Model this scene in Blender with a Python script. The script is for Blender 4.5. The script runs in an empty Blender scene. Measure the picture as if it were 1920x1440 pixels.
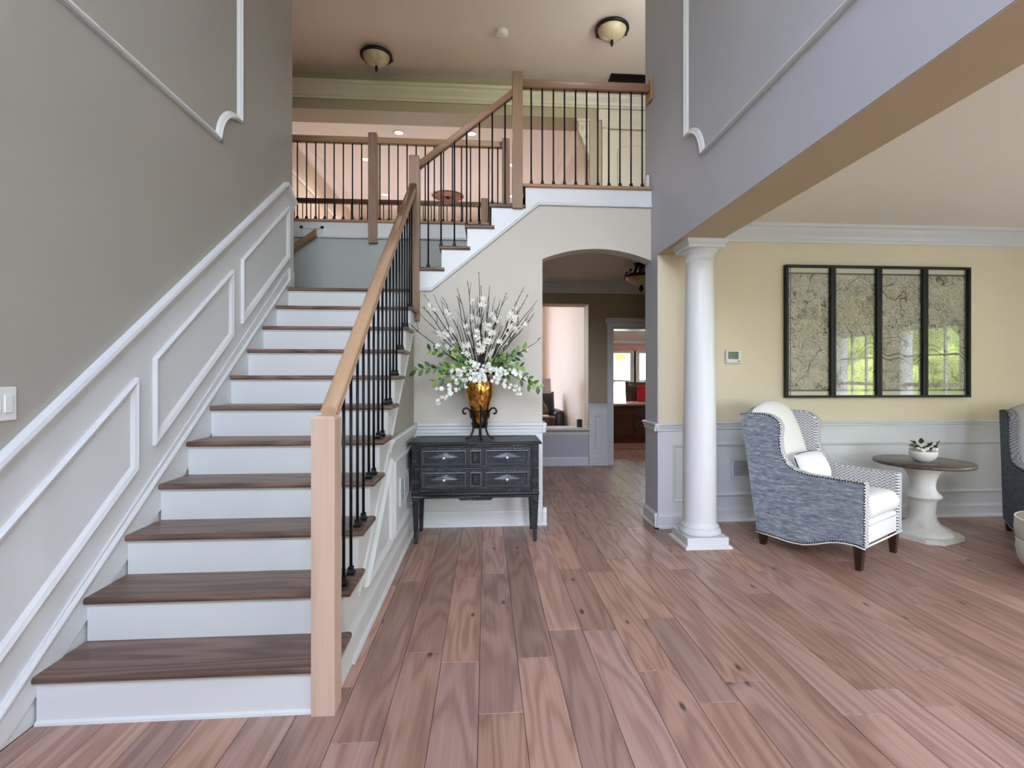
import bpy, bmesh, math, random
from math import sin, cos, pi, radians, sqrt, atan2
from mathutils import Vector, Matrix
random.seed(7)
SC = bpy.context.scene
COL = SC.collection

# ------------------------------------------------------------------ camera
cam_d = bpy.data.cameras.new('camera')
cam = bpy.data.objects.new('camera', cam_d); COL.objects.link(cam)
cam.location = (0, 0, 1.35)
cam.rotation_euler = (radians(90), 0, math.atan((911 - 978) / 960))
cam_d.sensor_width = 36; cam_d.lens = 960 / 1920 * 36
cam_d.shift_x = (960 - 978) / 1920; cam_d.shift_y = (706 - 720) / 1920
cam_d.clip_start = 0.05; cam_d.clip_end = 200
SC.camera = cam
# ------------------------------------------------------------------ world, exposure
w = bpy.data.worlds.new('sky'); SC.world = w; w.use_nodes = True
wn = w.node_tree.nodes; wl = w.node_tree.links
bg = wn['Background']; bg.inputs[1].default_value = 20.5
tc = wn.new('ShaderNodeTexCoord'); sp = wn.new('ShaderNodeSeparateXYZ'); rp = wn.new('ShaderNodeValToRGB')
wl.new(tc.outputs['Generated'], sp.inputs[0]); wl.new(sp.outputs[2], rp.inputs[0]); wl.new(rp.outputs[0], bg.inputs[0])
rp.color_ramp.elements[0].color = (.83, .885, 1.0, 1); rp.color_ramp.elements[1].color = (.55, .68, 1.0, 1)
vs = SC.view_settings
SC.display_settings.display_device = 'sRGB'
vs.view_transform = 'Standard'; vs.look = 'None'; vs.gamma = 1; vs.use_curve_mapping = False
vs.exposure = 0.0
SC.cycles.max_bounces = 8; SC.cycles.diffuse_bounces = 5; SC.cycles.glossy_bounces = 3
SC.cycles.transparent_max_bounces = 12; SC.cycles.caustics_reflective = False; SC.cycles.caustics_refractive = False
SC.cycles.sample_clamp_indirect = 8

def light(name, typ, loc, rot, energy, color, size=None, sy=None, portal=False, spot=None):
    d = bpy.data.lights.new(name, typ); d.energy = energy; d.color = color
    if typ == 'AREA':
        d.shape = 'RECTANGLE' if sy else 'DISK'; d.size = size
        if sy: d.size_y = sy
        if portal: d.cycles.is_portal = True
    elif size: d.shadow_soft_size = size
    if spot: d.spot_size = spot; d.spot_blend = .6
    o = bpy.data.objects.new(name, d); COL.objects.link(o); o.location = loc; o.rotation_euler = rot
    return o
sun = light('sun', 'SUN', (-20, 10, 40), (0, 0, 0), 36.0, (1, .96, .9)); sun.data.angle = radians(1)
sun.rotation_euler = Vector((.55, -.22, -.80)).to_track_quat('-Z', 'Y').to_euler()
# window openings of the house: (centre, rotation, width, height); sky comes in through them
FY = -1.6      # front wall
RX = 5.8       # living room right wall
for i, (c, r, a, b) in enumerate([
        ((-0.1, FY - .02, 1.4), (radians(90), 0, 0), 1.0, 1.8),
        ((-0.1, FY - .02, 4.2), (radians(90), 0, 0), 2.8, 2.5),
        ((3.82, FY - .02, 1.35), (radians(90), 0, 0), 3.25, 2.1),
        ((RX + .14, 2.3, 1.25), (radians(90), 0, radians(90)), 2.4, 1.7),
        ((-1.4, 14.32, 2.0), (radians(-90), 0, 0), 2.4, 2.8),
        ((3.7, 12.62, 1.25), (radians(-90), 0, 0), 1.9, 1.6)]):
    light('window_portal', 'AREA', c, r, 1, (1, 1, 1), a, b, portal=True)

# ------------------------------------------------------------------ materials
def C(r, g, b):
    f = lambda v: (v / 255 / 12.92) if v / 255 <= .04045 else ((v / 255 + .055) / 1.055) ** 2.4
    return (f(r), f(g), f(b), 1)
class NT:
    def __init__(s, name):
        s.m = bpy.data.materials.new(name); s.m.use_nodes = True
        s.t = s.m.node_tree; s.n = s.t.nodes; s.b = s.n['Principled BSDF']
    def add(s, typ, **kw):
        n = s.n.new('ShaderNode' + typ)
        for k, v in kw.items(): setattr(n, k, v)
        return n
    def ln(s, a, b): s.t.links.new(a, b)
    def math(s, op, a, b=None, c=None):
        n = s.add('Math', operation=op)
        for i, v in enumerate((a, b, c)):
            if v is None: continue
            if isinstance(v, (int, float)): n.inputs[i].default_value = v
            else: s.ln(v, n.inputs[i])
        return n.outputs[0]
    def mix(s, f, a, b, typ='MIX'):
        n = s.add('Mix', data_type='RGBA', blend_type=typ)
        for sk, v in ((n.inputs[0], f), (n.inputs[6], a), (n.inputs[7], b)):
            if isinstance(v, (int, float)): sk.default_value = v
            elif isinstance(v, tuple): sk.default_value = v
            else: s.ln(v, sk)
        return n.outputs[2]
    def ramp(s, f, stops):
        n = s.add('ValToRGB'); e = n.color_ramp.elements
        while len(e) < len(stops): e.new(.5)
        for el, (p, c) in zip(e, stops):
            el.position = p; el.color = c if isinstance(c, tuple) else (c, c, c, 1)
        s.ln(f, n.inputs[0]); return n.outputs[0]
    def coords(s, scale=(1, 1, 1), kind='Object', rnd=False, rot=(0, 0, 0)):
        t = s.add('TexCoord') if kind != 'Position' else s.add('NewGeometry')
        out = t.outputs[kind]
        if rnd:
            oi = s.add('ObjectInfo'); v = s.add('VectorMath', operation='ADD')
            mm = s.math('MULTIPLY', oi.outputs['Random'], 37.0)
            cx = s.add('CombineXYZ'); s.ln(mm, cx.inputs[0]); s.ln(s.math('MULTIPLY', mm, 1.7), cx.inputs[1]); s.ln(mm, cx.inputs[2])
            s.ln(out, v.inputs[0]); s.ln(cx.outputs[0], v.inputs[1]); out = v.outputs[0]
        mp = s.add('Mapping'); s.ln(out, mp.inputs[0]); mp.inputs['Scale'].default_value = scale; mp.inputs['Rotation'].default_value = rot
        return mp.outputs[0]
    def noise(s, vec, scale, detail=4, rough=.55, dist=0):
        n = s.add('TexNoise'); s.ln(vec, n.inputs['Vector'])
        n.inputs['Scale'].default_value = scale; n.inputs['Detail'].default_value = detail
        n.inputs['Roughness'].default_value = rough; n.inputs['Distortion'].default_value = dist
        return n.outputs['Fac']
    def bump(s, h, strength=.2, dist=.01):
        n = s.add('Bump'); n.inputs['Strength'].default_value = strength; n.inputs['Distance'].default_value = dist
        s.ln(h, n.inputs['Height']); s.ln(n.outputs[0], s.b.inputs['Normal'])
    def set(s, color=None, rough=None, metal=None, **kw):
        for k, v in (('Base Color', color), ('Roughness', rough), ('Metallic', metal)):
            if v is None: continue
            if isinstance(v, (int, float, tuple)): s.b.inputs[k].default_value = v
            else: s.ln(v, s.b.inputs[k])
        for k, v in kw.items(): s.b.inputs[k.replace('_', ' ')].default_value = v
        return s.m
def plain(name, color, rough=.5, metal=0, var=.04, scale=6, **kw):
    t = NT(name); n = t.noise(t.coords(kind='Position'), scale, 3)
    d = tuple(max(0, c * (1 - var * 2)) for c in color[:3]) + (1,)
    l = tuple(min(1, c * (1 + var)) for c in color[:3]) + (1,)
    return t.set(t.mix(n, d, l), rough, metal, **kw)
def emit(name, color, strength):
    t = NT(name); t.b.inputs['Emission Color'].default_value = color; t.b.inputs['Emission Strength'].default_value = strength
    return t.set(color, .4)
def wood(name, dark, mid, lite, axis, rough=.45, tone=.35, knots=False, ring=26, coat=0.0, contrast=1.0, fine=1.0):
    t = NT(name); sc = [7.0, 7.0, 7.0]; sc[axis] = .8
    v = t.coords(tuple(sc), rnd=True)
    n1 = t.noise(v, .75, 2, .45, .3)
    fib0 = t.noise(t.coords(tuple(60.0 if q != axis else 3.0 for q in range(3)), rnd=True), 1.0, 2)
    rings = t.math('SINE', t.math('MULTIPLY_ADD', fib0, 1.6, t.math('MULTIPLY', n1, ring * 2.2)))
    rings = t.math('MULTIPLY_ADD', rings, .5, .5)
    rings = t.math('POWER', rings, 1.6)
    sf = [90.0, 90.0, 90.0]; sf[axis] = 2.2
    fib = t.noise(t.coords(tuple(sf), rnd=True), 1.0, 3, .7)
    big = t.noise(v, .28, 2)
    f = t.math('ADD', t.math('MULTIPLY', rings, .42 * contrast), t.math('MULTIPLY', fib, .5 * fine))
    f = t.math('ADD', f, t.math('MULTIPLY_ADD', big, .5, -.18))
    col = t.ramp(f, [(0.12, lite), (.5, mid), (1.0, dark)])
    oi = t.add('ObjectInfo'); r = t.math('FRACT', t.math('MULTIPLY', oi.outputs['Random'], 91.7))
    val = t.math('MULTIPLY_ADD', r, tone, 1 - tone * .5)
    hs = t.add('HueSaturation'); t.ln(col, hs.inputs['Color']); t.ln(val, hs.inputs['Value'])
    r2 = t.math('FRACT', t.math('MULTIPLY', oi.outputs['Random'], 17.3))
    t.ln(t.math('MULTIPLY_ADD', r2, .014, .493), hs.inputs['Hue']); t.ln(t.math('MULTIPLY_ADD', r2, .22, .87), hs.inputs['Saturation'])
    col = hs.outputs[0]
    if knots:
        vo = t.add('TexVoronoi'); vo.voronoi_dimensions = '2D'; kv = t.coords((2.6, .95, 1), rnd=True); t.ln(kv, vo.inputs['Vector']); vo.inputs['Scale'].default_value = 1.0
        kd = t.math('ADD', vo.outputs['Distance'], t.math('MULTIPLY', t.math('SUBTRACT', t.noise(v, 3, 2), .5), .05))
        col = t.mix(t.ramp(kd, [(.010, .9), (.038, 0.0)]), col, (.03, .017, .012, 1))
    t.bump(fib, .06, .002)
    m = t.set(col, t.math('MULTIPLY_ADD', fib, .18, rough - .06))
    if coat: t.b.inputs['Coat Weight'].default_value = coat; t.b.inputs['Coat Roughness'].default_value = .25
    return m

M = {}
M['trim'] = plain('white_trim_paint', C(220, 221, 223), .35, var=.01)
M['wall'] = plain('greige_wall_paint', C(166, 161, 151), .55, var=.02, scale=3)
M['wall_living'] = plain('warm_beige_wall_paint', C(224, 211, 184), .55, var=.02, scale=3)
M['wall_arch'] = plain('pale_greige_wall_paint', C(204, 196, 184), .55, var=.02, scale=3)
M['wall_up'] = plain('dimmed_olive_wall_paint', C(164, 149, 120), .55, var=.02, scale=3)  # wall paint deepened to olive; dim light of the far hall is in the colour
M['wall_bluecast'] = plain('greige_paint_blue_cast', C(190, 190, 200), .55, var=.02, scale=3)  # same greige as the left wall with a bluish light cast mixed in
M['wall_blue'] = plain('cool_grey_wall_paint', C(182, 186, 184), .55, var=.02)
M['ceil'] = plain('ceiling_paint', C(240, 234, 222), .7, var=.01)
M['ceil_up'] = plain('upper_ceiling_paint', C(226, 210, 190), .7, var=.01)
M['peach'] = plain('peach_wall_paint', C(214, 194, 174), .6, var=.02)
M['peach_l'] = plain('pale_peach_wall_paint', C(228, 217, 211), .6, var=.03, scale=1.2)
M['peach_c'] = plain('pale_peach_ceiling_paint', C(238, 228, 218), .7, var=.01)
M['cream'] = plain('cream_trim_paint', C(200, 190, 162), .4, var=.02)
M['plank'] = wood('oak_floor_planks', C(118, 86, 76), C(166, 129, 114), C(190, 155, 140), 1, .38, .42, knots=True, contrast=.72, fine=1.1)
M['plank_base'] = plain('floor_joint_dark_bed', C(70, 48, 38), .6)
M['tread'] = wood('oak_stair_treads', C(66, 47, 40), C(114, 86, 74), C(142, 110, 94), 0, .34, .2)
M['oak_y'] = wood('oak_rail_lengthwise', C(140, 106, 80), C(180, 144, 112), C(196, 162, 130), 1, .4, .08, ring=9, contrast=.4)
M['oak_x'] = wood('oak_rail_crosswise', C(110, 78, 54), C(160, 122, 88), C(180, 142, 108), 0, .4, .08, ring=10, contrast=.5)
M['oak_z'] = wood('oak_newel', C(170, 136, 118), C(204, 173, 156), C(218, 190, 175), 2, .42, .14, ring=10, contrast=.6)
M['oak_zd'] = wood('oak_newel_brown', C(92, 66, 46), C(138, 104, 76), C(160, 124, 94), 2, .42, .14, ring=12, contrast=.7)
M['nail'] = plain('blackened_nailhead', C(30, 30, 34), .35, .6, var=.1)
M['iron'] = plain('black_iron', C(24, 25, 28), .42, .4, var=.1)
M['bronze'] = plain('dark_bronze', C(32, 27, 25), .4, .5, var=.2, scale=60)
M['alabaster'] = plain('alabaster_glass', C(206, 186, 146), .3, var=.2, scale=14)
M['plastic'] = plain('white_plastic', C(228, 228, 224), .35, var=.01)
M['screen'] = plain('grey_lcd', C(86, 96, 78), .15, var=.3, scale=50)
M['slot'] = plain('dark_slot', C(52, 58, 68), .7)
M['chrome'] = plain('polished_knob', C(225, 225, 220), .15, .9)
M['vent'] = plain('vent_paint', C(214, 218, 224), .4)
M['legwood'] = wood('dark_walnut_leg', C(26, 13, 9), C(58, 32, 22), C(80, 46, 32), 2, .3, .1)
M['desk'] = wood('mahogany', C(34, 14, 9), C(74, 34, 22), C(98, 52, 34), 0, .3, .1)
M['leather'] = plain('brown_leather', C(70, 40, 30), .4, var=.2, scale=20)
M['leather_dk'] = plain('black_leather', C(28, 29, 36), .35, var=.2, scale=20)
M['red'] = plain('red_board', C(190, 16, 36), .5)
M['rug'] = plain('patterned_rug', C(150, 104, 84), .95, var=.4, scale=40)
M['lampshade'] = plain('grey_linen_shade', C(202, 190, 192), .8)
M['lampbase'] = plain('bronze_glass_lamp', C(110, 82, 62), .2, .3)
M['black'] = plain('black_plastic', C(18, 18, 20), .5)
M['frame'] = wood('black_frame', C(5, 6, 7), C(10, 11, 12), C(16, 17, 18), 2, .55, .1)
M['petal'] = plain('white_petal', C(250, 248, 240), .6, var=.03, Subsurface_Weight=.1)
M['blossom'] = plain('cream_blossom', C(253, 251, 238), .6, var=.06, scale=60)
M['bud'] = plain('green_bud', C(132, 136, 70), .6, var=.3, scale=60)
t = NT('green_leaf'); oi = t.add('ObjectInfo')
M['leaf'] = t.set(t.ramp(oi.outputs['Random'], [(0, C(44, 78, 34)), (.5, C(88, 128, 48)), (1, C(150, 178, 70))]), .4)
M['leaf_dk'] = plain('dark_leaf', C(26, 48, 26), .4, var=.4, scale=40)
M['twig'] = plain('brown_twig', C(44, 34, 30), .8, var=.3, scale=60)
M['bowl'] = plain('white_ceramic', C(240, 238, 236), .18, var=.01)
M['tabletop'] = wood('dark_table_top', C(60, 46, 44), C(88, 74, 72), C(112, 98, 96), 0, .28, .1)
M['paving'] = plain('pale_paving', C(172, 170, 172), .9, var=.1, scale=2)
M['grass'] = plain('lawn', C(112, 122, 80), .9, var=.4, scale=3)
M['tree'] = plain('tree_foliage', C(158, 176, 84), .8, var=.5, scale=5)
M['bark'] = plain('bark', C(90, 74, 60), .9, var=.3)
M['medallion'] = plain('copper_medallion', C(150, 96, 66), .5, .3, var=.4, scale=20)
M['canlight'] = emit('lit_recessed_lamp', (1, .9, .82, 1), .9)
# thin window / picture glass
def glassm(name, fac):
    t = NT(name); t.n.remove(t.b); tr = t.add('BsdfTransparent'); gl = t.add('BsdfGlossy'); gl.inputs['Roughness'].default_value = .01
    lw = t.add('LayerWeight'); sch = t.math('MULTIPLY_ADD', t.math('POWER', lw.outputs['Facing'], 5.0), .96, .04)
    mx = t.add('MixShader'); t.ln(t.math('MULTIPLY', sch, fac), mx.inputs[0]); t.ln(tr.outputs[0], mx.inputs[1]); t.ln(gl.outputs[0], mx.inputs[2])
    t.ln(mx.outputs[0], t.n['Material Output'].inputs[0]); return t.m
M['glass'] = glassm('window_glass', 1.0)
M['picglass'] = glassm('picture_glass', 1.9)
# mercury glass
t = NT('mercury_glass'); v = t.coords((1, 1, .6)); n = t.noise(v, 42, 6, .7)
t.bump(t.noise(v, 70, 3), .35, .004)
M['mercury'] = t.set(t.ramp(n, [(.36, C(120, 72, 24)), (.52, C(206, 142, 62)), (.66, C(235, 205, 150))]), .16, 1.0)
# tweed
def tweed(name, a, b, c):
    t = NT(name); v = t.coords((1.0, 9, 60)); v2 = t.coords((9, 9, 60))
    n = t.noise(t.coords((18, 18, 150)), 1, 3, .7); n2 = t.noise(t.coords((5, 5, 46)), 1, 2)
    w_ = t.noise(t.coords((320, 320, 320)), 1, 1)
    f = t.math('ADD', t.math('MULTIPLY', n, .6), t.math('ADD', t.math('MULTIPLY', n2, .3), t.math('MULTIPLY', w_, .14)))
    t.bump(w_, .3, .002)
    return t.set(t.ramp(f, [(.36, a), (.52, b), (.68, c)]), .95)
M['tweed'] = tweed('blue_grey_tweed', C(82, 93, 112), C(140, 149, 164), C(208, 211, 216))
M['tweed_shaded'] = tweed('blue_tweed_shaded', C(58, 66, 84), C(88, 98, 116), C(122, 130, 144))  # tweed of the right-edge chair, its shadow mixed into the colours
def weave(name, a, b, s=90):
    t = NT(name); v = t.coords((s, s, s * 2)); wv = t.add('TexWave'); t.ln(v, wv.inputs['Vector']); wv.inputs['Scale'].default_value = .6; wv.inputs['Distortion'].default_value = 3; wv.bands_direction = 'Z'
    t.bump(wv.outputs['Fac'], .25, .002)
    return t.set(t.mix(wv.outputs['Fac'], a, b), .95)
M['whitefab'] = weave('white_basketweave', C(240, 239, 238), C(250, 249, 248))
M['pillowfab'] = weave('white_pillow_cloth', C(246, 246, 246), C(252, 252, 252), 50)
M['cream_fab'] = weave('cream_upholstery', C(196, 190, 184), C(212, 207, 200), 120)
def scallop(name, a, b, base):
    t = NT(name); tcn = t.add('TexCoord'); se = t.add('SeparateXYZ'); t.ln(tcn.outputs['Object'], se.inputs[0])
    k = 28.0
    u = t.math('MULTIPLY', t.math('ADD', se.outputs[1], se.outputs[0]), k); vv = t.math('MULTIPLY', se.outputs[2], k * 1.6)
    def rings(du, dv):
        fu = t.math('SUBTRACT', t.math('FRACT', t.math('ADD', u, du)), .5); fv = t.math('SUBTRACT', t.math('FRACT', t.math('ADD', vv, dv)), .25)
        d = t.math('SQRT', t.math('ADD', t.math('MULTIPLY', fu, fu), t.math('MULTIPLY', fv, fv)))
        return t.math('COMPARE', t.math('FRACT', t.math('MULTIPLY', d, 2.6)), .5, .23), t.math('LESS_THAN', d, .5)
    r1, m1 = rings(0, 0); r2, m2 = rings(.5, .5)
    f = t.math('MAXIMUM', t.math('MULTIPLY', r1, m1), t.math('MULTIPLY', r2, t.math('SUBTRACT', 1.0, m1)))
    return t.set(t.mix(f, base, b), .95)
M['scallop'] = scallop('scallop_print_fabric', None, C(92, 100, 126), C(240, 238, 236))
M['scallop_shaded'] = scallop('scallop_fabric_shaded', None, C(62, 68, 84), C(150, 150, 152))  # scallop print darkened to match the right-edge chair's painted shade
# distressed black paint
t = NT('distressed_black_paint'); n = t.noise(t.coords((3, 30, 60)), 1.3, 6, .75); n2 = t.noise(t.coords((60, 60, 60)), 1, 3)
ge = t.add('NewGeometry')
f = t.math('ADD', t.math('MULTIPLY', n, .75), t.math('MULTIPLY', n2, .25))
M['distress'] = t.set(t.ramp(f, [(.42, C(5, 6, 8)), (.52, C(15, 17, 22)), (.58, C(56, 60, 68)), (.68, C(170, 173, 178))]), t.math('MULTIPLY_ADD', n, .3, .28))
M['distress_edge'] = plain('worn_edge_paint', C(74, 78, 86), .35, var=.6, scale=90)
# whitewashed pedestal
t = NT('whitewash'); n = t.noise(t.coords((14, 14, 3)), 1.2, 5, .7)
M['whitewash'] = t.set(t.ramp(n, [(.28, C(206, 200, 194)), (.42, C(228, 225, 221)), (.7, C(238, 236, 233))]), .6)
# old map print
t = NT('old_map_print'); ge = t.add('NewGeometry'); se = t.add('SeparateXYZ'); t.ln(ge.outputs['Position'], se.inputs[0])
P_ = ge.outputs['Position']
fine = t.noise(P_, 95, 5, .8); mid = t.noise(P_, 9, 4, .6); big = t.noise(P_, 3.1, 3, .55, .4); vein = t.noise(P_, 6.5, 4, .6, .6)
c0 = t.mix(t.ramp(mid, [(.3, 0.0), (.7, 1.0)]), C(198, 194, 166), C(224, 220, 194))
c0 = t.mix(t.ramp(fine, [(.47, 0.0), (.62, .85)]), c0, C(78, 74, 58))
road = t.math('LESS_THAN', t.math('ABSOLUTE', t.math('SUBTRACT', big, .5)), .0055)
road2 = t.math('LESS_THAN', t.math('ABSOLUTE', t.math('SUBTRACT', vein, .57)), .005)
c0 = t.mix(t.math('MULTIPLY', t.math('MAXIMUM', road, road2), .85), c0, C(48, 46, 38))
blot = t.ramp(t.noise(P_, 5.5, 5, .75), [(.55, 0.0), (.70, .85)])
c0 = t.mix(blot, c0, C(66, 64, 52))
# winding river
rx = se.outputs[0]; rz = se.outputs[2]
riv = t.math('ADD', t.math('MULTIPLY', t.math('SINE', t.math('MULTIPLY', rx, 9.0)), .055), t.math('MULTIPLY', t.math('SINE', t.math('MULTIPLY', rx, 21.0)), .035))
dz = t.math('ABSOLUTE', t.math('SUBTRACT', t.math('SUBTRACT', rz, 1.56), riv))
inx = t.math('GREATER_THAN', rx, 3.55)
c0 = t.mix(t.math('MULTIPLY', t.math('LESS_THAN', dz, .026), inx), c0, C(66, 64, 54))
c0 = t.mix(t.math('MULTIPLY', t.math('LESS_THAN', dz, .015), inx), c0, C(190, 184, 158))
# paper margins and neat-line at top and bottom
for lo, hi, col in ((2.33, 2.42, C(228, 222, 196)), (2.318, 2.334, C(70, 70, 60)), (1.1, 1.222, C(228, 224, 200)), (1.21, 1.226, C(84, 84, 72))):
    msk = t.math('MULTIPLY', t.math('GREATER_THAN', rz, lo), t.math('LESS_THAN', rz, hi))
    c0 = t.mix(msk, c0, col)
for xx in (2.868, 4.625):
    msk = t.math('COMPARE', rx, xx, .006); c0 = t.mix(t.math('MULTIPLY', msk, .8), c0, C(70, 70, 60))
M['map'] = t.set(c0, .7)

# ------------------------------------------------------------------ mesh builder
class B:
    def __init__(s): s.v = []; s.f = []; s.sm = []
    def mesh(s, vs_, fs, smooth=False):
        o = len(s.v); s.v += [tuple(p) for p in vs_]; s.f += [tuple(i + o for i in f) for f in fs]; s.sm += [smooth] * len(fs); return s
    def box(s, x0, x1, y0, y1, z0, z1):
        p = [(x, y, z) for z in (z0, z1) for y in (y0, y1) for x in (x0, x1)]
        return s.mesh(p, [(0, 2, 3, 1), (4, 5, 7, 6), (0, 1, 5, 4), (2, 6, 7, 3), (0, 4, 6, 2), (1, 3, 7, 5)])
    def cbox(s, x0, x1, y0, y1, z0, z1, b=.004, seg=1):
        bm = bmesh.new(); bmesh.ops.create_cube(bm, size=1)
        for v in bm.verts: v.co = Vector(((x0 + x1) / 2 + v.co.x * (x1 - x0), (y0 + y1) / 2 + v.co.y * (y1 - y0), (z0 + z1) / 2 + v.co.z * (z1 - z0)))
        bmesh.ops.bevel(bm, geom=bm.edges[:], offset=b, segments=seg, profile=.5, affect='EDGES')
        return s.frombm(bm, seg > 1)
    def frombm(s, bm, smooth=False):
        bm.verts.index_update()
        s.mesh([v.co[:] for v in bm.verts], [[v.index for v in f.verts] for f in bm.faces], smooth); bm.free(); return s
    def extr(s, pts, vec, smooth=False):
        n = len(pts); vec = Vector(vec); a = [Vector(p) for p in pts]; b = [p + vec for p in a]
        nr = Vector((0, 0, 0))
        for i in range(n): nr += a[i].cross(a[(i + 1) % n])
        fl = nr.dot(vec) > 0
        fs = [tuple(range(n))[::-1] if fl else tuple(range(n)), tuple(range(n, 2 * n)) if fl else tuple(range(n, 2 * n))[::-1]]
        for i in range(n):
            j = (i + 1) % n
            fs.append((i, j, n + j, n + i) if fl else (j, i, n + i, n + j))
        o = len(s.f); s.mesh(a + b, fs); 
        if smooth:
            for k in range(o + 2, len(s.f)): s.sm[k] = True
        return s
    def mx(s, prof, x0, x1, y, sg, z): return s.extr([(x0, y + sg * o, z + u) for o, u in prof], (x1 - x0, 0, 0))
    def my(s, prof, y0, y1, x, sg, z): return s.extr([(x + sg * o, y0, z + u) for o, u in prof], (0, y1 - y0, 0))
    def lathe(s, prof, c=(0, 0, 0), seg=24, smooth=True, sx=1, sy=1, a0=0, cap=True):
        vs_ = []; fs = []; n = len(prof)
        for i in range(seg):
            a = a0 + 2 * pi * i / seg
            vs_ += [(c[0] + r * cos(a) * sx, c[1] + r * sin(a) * sy, c[2] + z) for r, z in prof]
        for i in range(seg):
            j = (i + 1) % seg
            for k in range(n - 1): fs.append((i * n + k, j * n + k, j * n + k + 1, i * n + k + 1))
        if cap:
            fs.append(tuple(i * n for i in range(seg))[::-1]); fs.append(tuple(i * n + n - 1 for i in range(seg)))
        o = len(s.f); s.mesh(vs_, fs, smooth)
        if cap: s.sm[-1] = s.sm[-2] = False
        return s
    def tube(s, path, r, seg=8, smooth=True):
        P = [Vector(p) for p in path]; n = len(P); rr = r if isinstance(r, (list, tuple)) else [r] * n
        up = None; vs_ = []; fs = []
        for i in range(n):
            d = (P[min(i + 1, n - 1)] - P[max(i - 1, 0)]).normalized()
            if up is None:
                up = d.orthogonal().normalized()
            up = (up - d * up.dot(d)).normalized(); sd = d.cross(up)
            for k in range(seg):
                a = 2 * pi * k / seg; vs_.append(P[i] + (up * cos(a) + sd * sin(a)) * rr[i])
        for i in range(n - 1):
            for k in range(seg):
                l = (k + 1) % seg; fs.append((i * seg + k, i * seg + l, (i + 1) * seg + l, (i + 1) * seg + k))
        fs.append(tuple(range(seg))[::-1]); fs.append(tuple(range((n - 1) * seg, n * seg)))
        return s.mesh(vs_, fs, smooth)
    def ico(s, c, r, sub=1, sc=(1, 1, 1), nz=0, smooth=True):
        bm = bmesh.new(); bmesh.ops.create_icosphere(bm, subdivisions=sub, radius=r)
        for v in bm.verts:
            k = 1 + random.uniform(-nz, nz); v.co = Vector((c[0] + v.co.x * sc[0] * k, c[1] + v.co.y * sc[1] * k, c[2] + v.co.z * sc[2] * k))
        return s.frombm(bm, smooth)
    def frame(s, O, U, V, N, poly, prof, closed=True):
        """moulding swept round a polygon (u, v) with mitred corners; prof = [(inset, height)]"""
        O, U, V, N = Vector(O), Vector(U), Vector(V), Vector(N); n = len(poly)
        ar = sum(poly[i][0] * poly[(i + 1) % n][1] - poly[(i + 1) % n][0] * poly[i][1] for i in range(n))
        if ar < 0: poly = poly[::-1]
        dirs = []
        for i in range(n):
            a, b = poly[i], poly[(i + 1) % n]; d = Vector((b[0] - a[0], b[1] - a[1])).normalized(); dirs.append(d)
        vs_ = []; fs = []; m = len(prof)
        for i in range(n):
            d0, d1 = dirs[i - 1], dirs[i]
            n0 = Vector((-d0.y, d0.x)); n1 = Vector((-d1.y, d1.x)); b = n0 + n1
            b = b / max(b.dot(n1), .25)
            for ins, h in prof:
                q = Vector(poly[i]) + b * ins
                vs_.append(O + U * q.x + V * q.y + N * h)
        fl = U.cross(V).dot(N) < 0
        for i in range(n):
            j = (i + 1) % n
            for k in range(m - 1):
                q = (i * m + k, j * m + k, j * m + k + 1, i * m + k + 1)
                fs.append(q[::-1] if fl else q)
        return s.mesh(vs_, fs)
    def cushion(s, fn, T, p=6, nu=14, nv=12, nrm=None, top=1.0, bot=1.0):
        us = [sin(-pi / 2 + pi * i / nu) for i in range(nu + 1)]; vv = [sin(-pi / 2 + pi * i / nv) for i in range(nv + 1)]
        ed = lambda t_: max(0, 1 - abs(t_) ** p) ** .5
        vs_ = []; fs = []
        for sd in (1, -1):
            for v in vv:
                for u in us:
                    q = Vector(fn(u, v)); nn = Vector(nrm(u, v)) if callable(nrm) else Vector(nrm)
                    vs_.append(q + nn * (sd * T * (top if sd > 0 else bot) * ed(u) * ed(v)))
        W = nu + 1; off = W * (nv + 1)
        for j in range(nv):
            for i in range(nu):
                a = j * W + i; fs.append((a, a + 1, a + W + 1, a + W)); fs.append((off + a, off + a + W, off + a + W + 1, off + a + 1))
        bm = bmesh.new(); vl = [bm.verts.new(q) for q in vs_]
        for f in fs:
            try: bm.faces.new([vl[i] for i in f])
            except ValueError: pass
        bmesh.ops.remove_doubles(bm, verts=bm.verts[:], dist=1e-5); bmesh.ops.recalc_face_normals(bm, faces=bm.faces[:])
        return s.frombm(bm, True)
    def shift(s, d): s.v = [(a + d[0], b + d[1], c + d[2]) for a, b, c in s.v]; return s
def wloc(o):
    v = Vector((0, 0, 0))
    while o: v += o.location; o = o.parent
    return v
def mk(name, b, mat):
    me = bpy.data.meshes.new(name); me.from_pydata(b.v, [], b.f); me.polygons.foreach_set('use_smooth', b.sm); me.update()
    if isinstance(mat, str): mat = M[mat]
    me.materials.append(mat); return me
def obj(name, b, mat, parent=None, loc=None, local=False, label=None, kind=None):
    """one mesh object; b in world coordinates (local=True: in the parent's)"""
    if loc is not None: base = Vector(loc)
    elif b.v and not local and parent is None:
        base = Vector((sum(p[0] for p in b.v) / len(b.v), sum(p[1] for p in b.v) / len(b.v), min(p[2] for p in b.v)))
    elif b.v:
        base = Vector([sum(p[i] for p in b.v) / len(b.v) for i in range(3)])
    b.shift(-base)
    o = bpy.data.objects.new(name, mk(name, b, mat)); COL.objects.link(o)
    if parent is not None:
        o.parent = parent; o.location = base if local else base - wloc(parent)
    else: o.location = base
    if label: o['label'] = label
    if kind: o['kind'] = kind
    return o
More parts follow.
